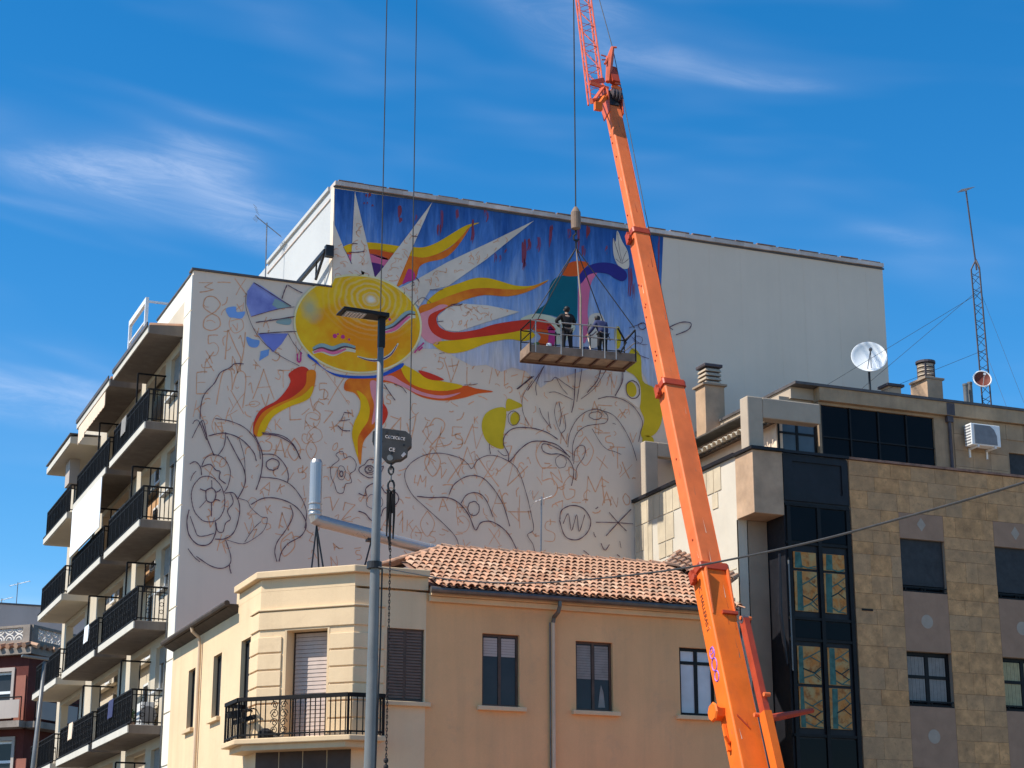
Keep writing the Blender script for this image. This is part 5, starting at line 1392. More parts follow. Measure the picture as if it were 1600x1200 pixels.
# left glazing of the attic and its sunlit flank under a tiled eave
gw = window(st, face_front(AY + .30), 26.44, 27.69, 14.2, 16.0, -.06, 'black_metal', 'glass_blue', .06, 1, .55)
LX = 26.40
LE = MB().box(LX, LX + .2, AY + .26, 50.4, 14.0, 15.9).build('lean_to_wall', 'awning_beige', st)
ED = Vector((1, 0, .28)).normalized(); EN = Vector((-.28, 0, 1)).normalized()
y = AY - .25
while y < 50.3:
    m = MB(); tile_mesh(m, Vector((LX - .46, y, 15.38)), ED, EN, .62, .135, .11, .02); m.build('eave_tile', 'relief_cream', LE, recalc=False)
    y += .30
MB().hexa([(LX - .30, AY - .3, 15.36), (LX + .1, AY - .3, 15.47), (LX + .1, 50.4, 15.47), (LX - .30, 50.4, 15.36), (LX - .30, AY - .3, 15.40), (LX + .1, AY - .3, 15.51), (LX + .1, 50.4, 15.51), (LX - .30, 50.4, 15.40)]).build('eave_board', 'dark_eave', LE)
MB().hexa([(LX - .62, AY - .05, 15.78), (LX + .4, AY - .05, 15.88), (LX + .4, 50.4, 15.88), (LX - .62, 50.4, 15.78), (LX - .62, AY - .05, 15.83), (LX + .4, AY - .05, 15.93), (LX + .4, 50.4, 15.93), (LX - .62, 50.4, 15.83)]).build('roof_sheet', 'gutter_zinc', LE)
MB().tube([(LX - .3, AY + .6, 15.6), (LX - .3, AY + .62, TOP + .1)], .03, 6).build('drain_pipe', 'galv', LE)
# concrete pergolas on the roof edge
pg = MB(); pg.box(24.70, 25.18, 43.36, 43.78, TOP + .08, 15.70); pg.box(25.182, 27.0, 43.37, 43.77, 15.12, 15.70)
pg.build('pergola', 'concrete_light', st, bevel=.03)
pg = MB(); pg.box(24.72, 25.16, 49.7, 50.0, TOP + .11, 15.95); pg.box(25.162, 27.6, 49.71, 49.99, 15.50, 15.95); pg.box(26.7, 27.6, 49.72, 49.98, TOP, 15.49)
pg.build('pergola', 'concrete_light', st, bevel=.03)

# chimneys
def louvre_cap(t, cx, cy, w, d, z0, n, round_=False):
    MB().box(cx - w * .72, cx + w * .72, cy - d * .72, cy + d * .72, z0, z0 + .07).build('collar', 'concrete', t, bevel=.01)
    z = z0 + .074
    for k in range(n):
        if round_: MB().lathe([(w * .54, 0), (w * .50, .035), (w * .54, .085)], (cx, cy, z), 18).build('louvre_ring', 'concrete_light', t)
        else: MB().hexa([(cx - w * .5, cy - d * .5, z), (cx + w * .5, cy - d * .5, z), (cx + w * .5, cy + d * .5, z), (cx - w * .5, cy + d * .5, z), (cx - w * .44, cy - d * .44, z + .085), (cx + w * .44, cy - d * .44, z + .085), (cx + w * .44, cy + d * .44, z + .085), (cx - w * .44, cy + d * .44, z + .085)]).build('louvre_ring', 'concrete_light', t)
        z += .135
    MB().box(cx - w * .36, cx + w * .36, cy - d * .36, cy + d * .36, z0 + .072, z).build('flue_core', 'mast_paint', t)
    if round_: MB().lathe([(w * .62, 0), (w * .62, .07), (w * .2, .12)], (cx, cy, z), 18).build('cap', 'mast_paint', t)
    else: MB().box(cx - w * .56, cx + w * .56, cy - d * .56, cy + d * .56, z, z + .1).build('cap', 'mast_paint', t, bevel=.02)
c1 = thing('chimney', 'square rendered chimney with louvred cap rising before the bare wall', 'chimney', (26.8, 49.3, 15.9))
MB().box(26.46, 27.13, 49.0, 49.62, 15.9, 17.72).build('shaft', 'stone_tan', c1, bevel=.01)
louvre_cap(c1, 26.795, 49.31, .56, .54, 17.72, 4)
c2 = thing('chimney', 'rendered chimney with round louvred cap against the blue sky', 'chimney', (33.4, 47.4, 16.6))
MB().box(33.15, 33.72, 47.0, 47.9, 16.60, 18.12).build('shaft', 'stone_tan', c2, bevel=.01)
louvre_cap(c2, 33.43, 47.42, .50, .62, 18.12, 4, True)
c3 = thing('chimney', 'low square vent with dark lid beside the white satellite dish', 'chimney', (31.5, 46.5, 16.6))
q = onY(1392, 606, 46.4)
MB().box(q.x - .22, q.x + .22, 46.2, 46.6, 16.665, q.z - .02).build('shaft', 'stone_tan', c3); MB().box(q.x - .3, q.x + .3, 46.12, 46.68, q.z - .016, q.z + .06).build('cap', 'mast_paint', c3)
for k, px_ in enumerate((1508, 1518)):
    q = onY(px_, 600 - k * 4, 46.4)
    t = MB().lathe([(.075, 0), (.075, q.z - 16.74), (.085, q.z - 16.73), (.085, q.z - 16.665)], (q.x, 46.4 + k * .1, 16.665), 12).build('vent_tube', 'galv')
    tag(t, ('left' if k == 0 else 'right') + ' one of two steel vent tubes beside the lattice mast', 'vent pipe')

# satellite dishes
def dish(t, c, n, r, mat, inner):
    n = Vector(n).normalized(); m = MB(); dp = r * .28
    prof = [(r * k / 7, dp * (k / 7) ** 2 - dp) for k in range(1, 8)]
    m.lathe([(.01, -dp)] + prof + [(r * 1.02, .0), (r * 1.02, -.025)] + [(a, h - .03) for a, h in reversed(prof)], c, 32, n)
    return m.build('reflector', inner, t, smooth=True)
d1 = thing('satellite_dish', 'large white satellite dish on the stone block roof', 'satellite dish', (30.6, 46.4, 16.66))
dc = onY(1358, 557, 46.4); dn = Vector((-.42, -.85, .30)).normalized()
dish(d1, dc, dn, .53, 'dish_white', 'dish_white')
m = MB(); bz = Vector((dc.x + .05, dc.y + .12, 16.66)); m.tube([bz, dc - dn * .22 + Vector((0, 0, -.38)), dc - dn * .17], .035, 8); m.bar(bz + Vector((-.15, 0, 0)), bz + Vector((.15, 0, 0)), .1, .03); m.build('mount', 'black_steel', d1)
lo = dc - Vector((0, 0, .45)) + dn * -.02; fp = dc + dn * .48 + Vector((0, 0, -.05))
m = MB(); m.tube([lo + Vector((.05, 0, 0)), fp], .014, 5); m.tube([lo - Vector((.09, 0, 0)), fp], .014, 5); m.build('feed_arm', 'antenna_metal', d1)
m = MB(); m.lathe([(.03, -.05), (.055, 0), (.05, .07)], fp, 10, -dn); m.build('feed_horn', 'antenna_metal', d1)

# lattice aerial mast with its guys
mt = thing('aerial_mast', 'tall thin guyed lattice mast with an aerial at its tip', 'aerial mast', (34.9, 46.4, 16.66))
mb_, mtp, mpt = onY(1545, 636, 46.4), onY(1525, 408, 46.4), onY(1509, 296, 46.4); mb_.z = 16.66
m = MB()
def tri(k, s): return Vector((s * math.cos(k * 2.094 + .4), s * math.sin(k * 2.094 + .4), 0))
for k in range(3): m.tube([mb_ + tri(k, .17), mb_.lerp(mtp, .95) + tri(k, .17), mtp + Vector((0, 0, .05))], .026, 5)
for j in range(20):
    for k in range(3):
        p = mb_.lerp(mtp, .95 * j / 20) + tri(k, .17); q = mb_.lerp(mtp, .95 * (j + (.5 if j % 2 else 1)) / 20) + tri((k + 1) % 3, .17)
        m.tube([p, q], .010, 4)
m.build('lattice', 'mast_paint', mt)
MB().tube([mtp - Vector((0, 0, .3)), mpt], .026, 6).build('top_pole', 'mast_paint', mt)
m = MB(); yagi(m, mpt, (-.7, -.55, -.45), .9, 7, .22); m.build('yagi_element', 'antenna_metal', mt)
m = MB()
for (ax, ay, t_) in ((1320, 605, .82), (1260, 640, .80), (1330, 600, .45), (1612, 700, .85), (1580, 690, .48)):
    e = onY(ax, ay, 46.0 if ax < 1500 else 45.2); e.z = 16.7; m.tube([mb_.lerp(mtp, t_), e], .006, 4)
m.build('guy_wire', 'rope', mt)
d2 = thing('satellite_dish', 'small dish with rusty red face clamped to the lattice mast', 'satellite dish', (34.6, 46.2, 17.8))
c_ = onY(1535, 592, 46.1); n_ = Vector((-.35, -.9, .25))
dish(d2, c_, n_, .27, 'dish_red', 'dish_red')
nn_ = n_.normalized(); rx_ = nn_.cross(Vector((0, 0, 1))).normalized(); ry_ = rx_.cross(nn_)
m = MB(); m.tube([c_ + (rx_ * math.cos(k * .2618) + ry_ * math.sin(k * .2618)) * .275 for k in range(25)], .022, 6, False); m.build('rim', 'dish_white', d2)
m = MB(); m.tube([c_ - nn_ * .08, c_ - nn_ * .3], .03, 6); m.tube([c_ - Vector((0, 0, .25)), c_ + nn_ * .26], .012, 5); m.build('mount', 'antenna_light', d2)
m = MB(); m.lathe([(.03, 0), (.045, .06)], c_ + nn_ * .24, 10, nn_); m.build('feed_horn', 'antenna_light', d2)

# air conditioner
acx = thing('air_conditioner', 'white air conditioner outdoor unit hung on the stained attic wall', 'air conditioner', (33.1, AY - .1, 15.2))
MB().box(32.56, 33.58, AY - .36, AY - .02, 15.28, 15.93).build('casing', 'white_plastic', acx, bevel=.02)
MB().prism([(32.66, AY - .364, 15.32), (33.45, AY - .364, 15.32), (33.44, AY - .364, 15.6), (33.36, AY - .364, 15.78), (33.22, AY - .364, 15.89), (32.66, AY - .364, 15.89)], (0, -.012, 0)).build('grille', 'ac_grille', acx)
m = MB()
for k in range(7): m.box(32.552, 32.559, AY - .33, AY - .05, 15.33 + k * .085, 15.37 + k * .085)
m.build('side_fins', 'ac_grille', acx)
m = MB()
for x in (32.75, 33.35): m.box(x, x + .05, AY - .38, AY + .09, 15.22, 15.275); m.box(x, x + .05, AY + .05, AY + .09, 15.0, 15.22)
m.build('bracket', 'white_plastic', acx)
# ------------------------------------------------------------------ mobile crane
HEAD = atD(956, 168, 50.0); LOWP = atD(1171, 1200, 38.0)
AX = (HEAD - LOWP).normalized()
FOOT = LOWP + AX * ((2.1 - LOWP.z) / AX.z)
cr = thing('mobile_crane', 'orange telescopic crane with lattice jib towering over the beige roof', 'crane', (FOOT.x, FOOT.y, 0))
BLEN = (HEAD - FOOT).length
SIDE = Vector((1, 0, 0)); SIDE = (SIDE - AX * SIDE.dot(AX)).normalized()      # to the right
TOPN = SIDE.cross(AX).normalized(); TOPN = TOPN if TOPN.y < 0 else -TOPN       # towards the street
def bpt(t, s, n): return FOOT + AX * t + SIDE * s + TOPN * n
def tz(px_y):      # distance along the boom where it crosses a pixel row of the photograph
    lo, hi = 0.0, BLEN * 1.05
    for _ in range(50):
        mid = (lo + hi) / 2; p = FOOT + AX * mid - CAM; y = 600 - FPX * p.dot(CU) / p.dot(CF)
        if y > px_y: lo = mid
        else: hi = mid
    return lo
def boom_sec(name, t0, t1, w, h, mat, ch=.05):
    poly = [(-w + ch, -h), (w - ch, -h), (w, -h + ch), (w, h - ch * .6), (w - ch * .6, h), (-w + ch * .6, h), (-w, h - ch * .6), (-w, -h + ch)]
    return MB().prism([bpt(t0, s, n) for s, n in poly], AX * (t1 - t0)).build(name, mat, cr, bevel=.012)
T0, T1, T2, T3, T4 = 0, tz(893), tz(604), tz(366), tz(168)
SEC = [(T0, T1, .315, .265, 'orange_paint'), (T1 - .8, T2, .258, .222, 'orange_faded'), (T2 - .8, T3, .218, .19, 'orange_faded'), (T3 - .8, T4, .178, .158, 'orange_faded')]
secs = []
for t0, t1, w, h, mt_ in SEC: secs.append(boom_sec('boom_section', t0, t1, w, h, mt_))
for (t, w, h, mat) in ((T1, .36, .31, 'red_paint'), (T2, .30, .255, 'red_paint'), (T3, .25, .215, 'red_paint')):
    boom_sec('boom_collar', t - .13, t + .03, w, h, mat, .06)
    boom_sec('collar_lip', t + .032, t + .06, w * .96, h * .97, 'orange_faded', .06)
    m = MB(); m.bar(bpt(t - .32, -w - .03, -h * .2), bpt(t - .02, -w - .03, -h * .2), .09, .16); m.lathe([(.05, 0), (.07, .02), (.07, .08)], bpt(t - .25, -w - .03, .1), 10, -SIDE); m.build('collar_lug', 'red_paint', cr)
# gusset plates under the first collar on the street face
for s in (-.26, .27):
    MB().prism([bpt(T1 - .14, s - .012, .266), bpt(T1 - .14, s - .012, .38), bpt(T1 - 1.25, s - .012, .28), bpt(T1 - 1.25, s - .012, .266)], SIDE * .03).build('gusset', 'orange_faded', cr)
MB().prism([bpt(T1 - 1.18, -.05, .268), bpt(T1 - 1.25, -.05, .268), bpt(T1 - 1.25, -.05, .33), bpt(T1 - 1.18, -.05, .33)], SIDE * .36).build('gusset', 'red_paint', cr)
# weathering bolts and scuffs
for k in range(20):
    t = random.uniform(T0 + 3, T4 - 1); i = [j for j in range(4) if SEC[j][0] <= t][-1]; w, h = SEC[i][2], SEC[i][3]
    c = bpt(t, -w, random.uniform(-h * .5, h * .5)); MB().lathe([(.025, 0), (.02, .02)], c, 8, -SIDE).build('bolt', 'red_paint', cr)
srg = random.Random(21)
for k in range(46):
    t = srg.uniform(tz(1190), T4 - .6); i = [j for j in range(4) if SEC[j][0] <= t][-1]; w, h = SEC[i][2], SEC[i][3]
    L_ = srg.uniform(.05, .45); o_ = srg.uniform(-.7, .7)
    if srg.random() < .65: q = [bpt(t, o_ * w, h + .003), bpt(t, o_ * w + srg.uniform(.006, .02), h + .003), bpt(t + L_, o_ * w + srg.uniform(-.02, .03), h + .003)]
    else: q = [bpt(t, -w - .003, o_ * h), bpt(t, -w - .003, o_ * h + srg.uniform(.006, .02)), bpt(t + L_, -w - .003, o_ * h + srg.uniform(-.02, .02))]
    MB().quad(*q).build('scuff', srg.choice(('awning_beige', 'red_paint', 'red_paint', 'tile_dark')), secs[i], recalc=False)
for i, (t0, t1, w, h, mt_) in enumerate(SEC):
    MB().prism([bpt(max(t0 + .9, tz(1230)), w * .86, h + .001), bpt(max(t0 + .9, tz(1230)), w * .90, h + .001), bpt(t1 - .2, w * .90, h + .001), bpt(t1 - .2, w * .86, h + .001)], TOPN * .008).build('weld_seam', 'orange_faded', secs[i])
MB().tube([bpt(tz(1240), .27, .285), bpt(tz(1000), .27, .285), bpt(T1 - 1.4, .27, .285)], .012, 5).build('service_line', 'mast_paint', cr)
# lettering on the sunlit flank
up_, rt_ = -AX, None
text('lettering', 'C. MALLERAS 2', .165, bpt(tz(955), -.3165, .02), -AX, TOPN, 'dark_text', cr)
text('lettering', 'M', .22, bpt(tz(1019), -.3165, .0), -AX, TOPN, 'violet_text', cr)
m = MB()
for dt, r_ in ((.15, .10), (.42, .11), (.7, .09)):
    c = bpt(tz(1013) - dt, -.318, 0); m.tube([c + AX * (r_ * 1.3 * math.cos(a)) + TOPN * (r_ * math.sin(a)) for a in [k * .5236 for k in range(13)]], .016, 4, False)
m.build('emblem', 'violet_text', cr)
# cable reel on the flank
tr = tz(1112)
rl = MB().lathe([(.17, 0), (.17, .17)], bpt(tr, -.32, -.1), 6, -SIDE).build('cable_reel', 'orange_paint', cr)
MB().lathe([(.20, .175), (.21, .20), (.18, .23)], bpt(tr, -.32, -.1), 8, -SIDE).build('reel_flange', 'orange_paint', rl)
m = MB(); m.bar(bpt(tr - .9, -.36, -.05), bpt(tr - .3, -.36, -.05), .07); m.bar(bpt(tr - .75, -.36, .0), bpt(tr - .62, -.44, .05), .05); m.build('reel_bracket', 'orange_paint', rl)
# plate seam low on the boom
MB().prism([bpt(tz(1127), -.2, .268), bpt(tz(1130), -.2, .268), bpt(tz(1148), .02, .268), bpt(tz(1145), .02, .268)], TOPN * .014).build('weld_seam', 'red_paint', cr)
# hydraulic ram behind the boom
ra, rb = atD(1163, 968, 39.3), atD(1216, 1205, 37.6); rd = (rb - ra)
rc = ra + rd * 1.5
MB().bar(ra, ra + rd * .62, .13, .20, TOPN).build('luffing_cylinder', 'red_paint', cr)
MB().bar(ra + rd * .622, rc, .17, .24, TOPN).build('cylinder_barrel', 'orange_paint', cr)
MB().lathe([(.085, -.07), (.085, .07)], ra, 12, (1, 0, 0)).build('rod_eye', 'mast_paint', cr)
MB().lathe([(.04, -.13), (.04, .13)], ra + Vector((.03, 0, .03)), 10, (1, 0, 0)).build('pin', 'orange_faded', cr)
m = MB(); h0 = bpt(tz(960), .33, -.15)
m.tube([h0, bpt(tz(1010), .40, -.1), bpt(tz(1100), .42, -.1), bpt(tz(1220), .50, -.1)], .05, 6); m.tube([h0, bpt(tz(1010), .36, .05), bpt(tz(1100), .37, .0), bpt(tz(1220), .42, .0)], .035, 6); m.build('hose', 'mast_paint', cr)
for (px_, py_) in ((1198, 1085), (1183, 1117)):
    c = atD(px_, py_, 38.3); MB().tube([c - Vector((.07, 0, 0)), c + Vector((.07, 0, 0))], .045, 10).build('pin', 'orange_faded', cr)
a_, b_ = atD(1205, 1122, 38.6), atD(1270, 1110, 39.2)
MB().tube([a_ - Vector((.15, 0, .02)), a_, b_], [.06, .085, .05], 8).build('side_arm', 'red_paint', cr)
MB().tube([a_ + Vector((.1, 0, -.05)), a_ + Vector((.12, 0, -1.2))], .012, 5).build('side_cable', 'rope', cr)
# carrier below the picture
MB().box(FOOT.x - 1.25, FOOT.x + 1.25, FOOT.y - 5.2, FOOT.y + 4.6, .75, 1.45).build('carrier_deck', 'orange_paint', cr, bevel=.04)
MB().box(FOOT.x - .95, FOOT.x + .95, FOOT.y - 2.0, FOOT.y + 1.6, 1.453, 2.3).build('slewing_frame', 'orange_paint', cr, bevel=.05)
MB().box(FOOT.x - 1.2, FOOT.x + 1.2, FOOT.y + 4.65, FOOT.y + 6.6, .8, 2.75).build('cab', 'orange_paint', cr, bevel=.12)
for sx in (-1, 1):
    for k in range(5):
        w = MB().lathe([(.50, -.2), (.58, -.16), (.58, .16), (.50, .2)], (FOOT.x + sx * 1.12, FOOT.y - 4.4 + k * 2.35, .58), 20, (1, 0, 0)).build('wheel', 'tyre', cr)
        MB().lathe([(.30, 0), (.26, .03)], (FOOT.x + sx * 1.33, FOOT.y - 4.4 + k * 2.35, .58), 14, (sx, 0, 0)).build('rim', 'galv', w)
# boom head
hd = MB()
hd.bar(bpt(T4 - .1, -.02, .02), bpt(T4 + .45, -.02, .02), .30, .34); hd.build('boom_head', 'black_steel', cr)
m = MB()
for s in (-.20, .20): m.prism([bpt(T4 - .35, s, -.22), bpt(T4 + .55, s, -.22), bpt(T4 + .75, s, .12), bpt(T4 + .3, s, .30), bpt(T4 - .35, s, .17)], SIDE * .03)
m.build('head_plate', 'jib_paint', cr)
m = MB(); q0, q1 = atD(957, 135, 50.2), atD(970, 152, 50.0); m.bar(q0, atD(970, 140, 50.1), .16, .10); m.bar(atD(955, 140, 50.1), atD(972, 150, 49.9), .06); m.build('head_sheave_guard', 'orange_faded', cr)
for k in range(3): MB().lathe([(.15, -.025), (.15, .025)], atD(957 + k * 5, 147 + k * 1.5, 50.0 - k * .03), 14, SIDE).build('sheave', 'mast_paint', cr)
# lattice jib
TIP = onY(901, -84, 49.05)
J0 = atD(931, 150, 50.0)
JX = (TIP - J0).normalized(); JS = (SIDE - JX * SIDE.dot(JX)).normalized(); JN = JS.cross(JX).normalized(); JN = JN if JN.y < 0 else -JN
JL = (TIP - J0).length
def jp(t, s, n): return J0 + JX * t + JS * s + JN * n
chord, lace = MB(), MB()
hw = lambda t: .205 * (1 - .35 * max(0, (t - JL * .7)) / (JL * .3))
CS = [(-1, -1), (1, -1), (1, 1), (-1, 1)]
for s, n in CS: chord.tube([jp(t, s * hw(t), n * hw(t) * .45) for t in (-.55 if s < 0 else .25, JL * .7, JL)], .025, 6)
chord.build('jib_chord', 'jib_paint', cr)
nb = 15
for k in range(nb):
    t0, t1 = .3 + (JL - .4) * k / nb, .3 + (JL - .4) * (k + 1) / nb; a, b = hw(t0), hw(t1)
    for i in range(4):
        p, q = CS[i], CS[(i + 1) % 4]
        if k % 2: p, q = q, p
        lace.tube([jp(t0, p[0] * a, p[1] * a * .45), jp(t1, q[0] * b, q[1] * b * .45)],   .0105, 5)
    if k % 2 == 0:
        for i in range(4): p, q = CS[i], CS[(i + 1) % 4]; lace.tube([jp(t0, p[0] * a, p[1] * a * .45), jp(t0, q[0] * a, q[1] * a * .45)], .009, 5)
lace.build('jib_lacing', 'jib_paint', cr)
m = MB(); m.bar(jp(.3, -.2, .2), jp(.75, .2, .2), .05, .14); m.bar(jp(.25, -.22, .2), jp(.25, .3, .2), .08, .08); m.bar(jp(-.75, -.14, .2), jp(.25, .16, .2), .09, .05); m.bar(jp(-.7, -.2, .1), jp(-.45, .1, .1), .12); m.build('jib_foot', 'jib_paint', cr)
m = MB(); m.bar(jp(-.85, -.02, .15), jp(-.35, .12, .15), .14, .10); m.bar(jp(-.5, .1, .1), jp(.1, .3, .1), .12, .1); m.box(*(lambda c: (c.x - .1, c.x + .1, c.y - .06, c.y + .06, c.z - .12, c.z + .1))(jp(-.9, -.02, .1))); m.build('jib_pivot', 'orange_paint', cr)
# strut and winch beside the jib foot
k0, k1, k2 = atD(950, 128, 50.0), atD(953, 92, 50.4), atD(957, 74, 50.6)
m = MB(); m.tube([k0, k1, k2], [.07, .10, .05], 6); m.tube([atD(945, 100, 50.2), atD(952, 88, 50.4)], .035, 5); m.tube([k2, k2 + Vector((.12, 0, .02))], .03, 5); m.build('jib_strut', 'jib_paint', cr)
m = MB(); c = atD(958, 118, 50.2); m.bar(c - AX * .28 + SIDE * .02, c + AX * .28 - SIDE * .02, .22, .16); m.build('winch_box', 'red_paint', cr)
m = MB(); m.bar(c - AX * .30 - SIDE * .0, c - AX * .30 + SIDE * .16, .05); m.bar(c + AX * .30, c + AX * .30 + SIDE * .16, .05); m.bar(jp(2.55, .22, .2), jp(2.55, .38, .2), .03); m.bar(jp(2.55, .38, .2), jp(2.3, .36, .2), .03); m.bar(jp(2.3, .36, .2), jp(2.2, .22, .2), .03); m.build('winch_bracket', 'jib_paint', cr)
m = MB(); m.tube([atD(935, -6, 53.0), k2], .012, 4); m.tube([k2, atD(971, 140, 50.0), atD(1008, 330, 47.6), atD(1064, 600, 44.6)], .012, 4); m.build('stay_wire', 'rope', cr)
# hoist rope and ball
PC = Vector((onY(901, 470, 49.05).x, 49.05, 0))
BT, BB = onY(902, 324, 49.05).z, onY(902, 360, 49.05).z
TIPZ = TIP.z
MB().tube([(PC.x, PC.y, BT), (PC.x + .0, PC.y, TIPZ)], .020, 6).build('hoist_rope', 'rope', cr)
MB().lathe([(.05, 0), (.14, .05), (.15, .2), (.15, BT - BB - .18), (.10, BT - BB - .08), (.05, BT - BB)], (PC.x, PC.y, BB), 16).build('overhaul_weight', 'basket_wood', cr)
m = MB(); HK = onY(902, 388, 49.05).z
m.tube([(PC.x, PC.y, BB), (PC.x, PC.y, BB - .12), (PC.x - .08, PC.y, BB - .2), (PC.x - .07, PC.y, BB - .32), (PC.x + .03, PC.y, BB - .36), (PC.x + .09, PC.y, BB - .28)], .032, 7); m.tube([(PC.x, PC.y, BB - .3), (PC.x, PC.y, HK)], .03, 6); m.build('hook', 'black_steel', cr)

# ------------------------------------------------------------------ suspended work basket
PX0, PX1, PY0, PY1, PZ = 20.62, 23.92, 48.62, 49.56, 18.02
bsk = thing('work_basket', 'suspended work basket with white rails hanging before the mural', 'work platform', (PC.x, 49.05, PZ))
ANG = R(-5.0)
def bw(x, y, z):
    c = Vector((PC.x + .05, 49.08, 0)); v = Vector((x, y, 0)) - c
    return Vector((c.x + v.x * math.cos(ANG) - v.y * math.sin(ANG), c.y + v.x * math.sin(ANG) + v.y * math.cos(ANG), z))
def bbox(x0, x1, y0, y1, z0, z1):
    return MB().hexa([bw(x0, y0, z0), bw(x1, y0, z0), bw(x1, y1, z0), bw(x0, y1, z0), bw(x0, y0, z1), bw(x1, y0, z1), bw(x1, y1, z1), bw(x0, y1, z1)])
for k in range(6):
    x0 = PX0 + .04 + k * (PX1 - PX0 - .08) / 6
    bbox(x0 + .005, x0 + (PX1 - PX0 - .08) / 6 - .005, PY0 + .03, PY1 - .03, PZ + .05, PZ + .09).build('floor_board', 'basket_floor', bsk)
m = MB()
for k in range(7):
    x = PX0 + .04 + k * (PX1 - PX0 - .08) / 6; m.bar(bw(x, PY0 + .03, PZ + .02), bw(x, PY1 - .03, PZ + .02), .055, .055)
m.build('floor_joist', 'basket_frame', bsk)
for y0, y1 in ((PY0, PY0 + .028), (PY1 - .028, PY1)): bbox(PX0, PX1, y0, y1, PZ - .02, PZ + .23).build('toe_board', 'basket_wood', bsk)
for x0, x1 in ((PX0 - .03, PX0 - .002), (PX1 + .002, PX1 + .03)): bbox(x0, x1, PY0, PY1, PZ - .02, PZ + .27).build('toe_board', 'basket_wood', bsk)
bbox(PX0 - .02, PX1 + .02, PY1 + .002, PY1 + .05, PZ - .06, PZ + .06).build('edge_beam', 'basket_frame', bsk)
RT = PZ + .98
def rail(pts, r, mat): return MB().tube([bw(*p) for p in pts], r, 6).build('rail', mat, bsk)
for z, r in ((RT, .021), (PZ + .62, .016)):
    rail([(PX0 + .95, PY0, z), (PX1 - .55, PY0, z)], r, 'alu_rail')
    rail([(PX0, PY0, z), (PX0 + .95, PY0, z - .06)], r, 'alu_rail')
    rail([(PX0, PY1, z - .05), (PX1, PY1, z - .05)], r * .9, 'iron_black')
    rail([(PX0, PY0, z - .03), (PX0, PY1, z - .03)], r, 'iron_black'); rail([(PX1, PY0, z - .03), (PX1, PY1, z - .03)], r, 'alu_rail')
for x, y, mat in ((PX0, PY0, 'iron_black'), (PX0 + .16, PY0, 'alu_rail'), (PX0 + .95, PY0, 'alu_rail'), (PX0 + 1.62, PY0, 'alu_rail'), (PX0 + 2.32, PY0, 'alu_rail'), (PX1 - .62, PY0, 'alu_rail'), (PX1, PY0, 'iron_black'), (PX0, PY1, 'iron_black'), (PX1, PY1, 'iron_black'), (PX0 + 1.1, PY1, 'iron_black'), (PX0 + 2.2, PY1, 'iron_black')):
    MB().tube([bw(x, y, PZ), bw(x, y, RT + .01)], .020, 6).build('rail_post', mat, bsk)
rail([(PX1 - .55, PY0, RT), (PX1 - .3, PY0, PZ + .55), (PX1 - .5, PY0, PZ + .2)], .03, 'iron_black')
rail([(PX1 - .3, PY0, PZ + .62), (PX1, PY0, RT)], .03, 'iron_black')
MB().tube([bw(PX0 + 1.60, PY0 + .12, PZ + .1), bw(PX0 + 1.62, PY0 + .12, 19.9), Vector((PC.x, PC.y, HK))], [.035, .03, .015], 7).build('spreader_post', 'concrete', bsk)
for x, y in ((PX0 + .05, PY0), (PX1 - .02, PY0), (PX1 - .45, PY1), (PX0 + .3, PY1)):
    MB().tube([Vector((PC.x, PC.y, HK)), bw(x, y, RT + (.05 if y == PY0 else -.1))], .017, 5).build('sling', 'rope', bsk)
# paint tins and a coil on the floor
for k, (x, mat) in enumerate(((PX0 + .25, 'plant_green'), (PX0 + .62, 'shoe_white'), (PX0 + 1.78, 'cloth_navy'), (PX1 - .5, 'cloth_dark'))):
    p = bw(x, PY0 + .16, PZ + .092)
    o = MB().lathe([(.075, 0), (.08, .01), (.08, .24), (.07, .25)], p, 12).build('paint_tin', mat)
    tag(o, ('small green', 'small white', 'dark blue', 'black')[k] + ' paint tin standing on the work basket floor', 'paint tin')

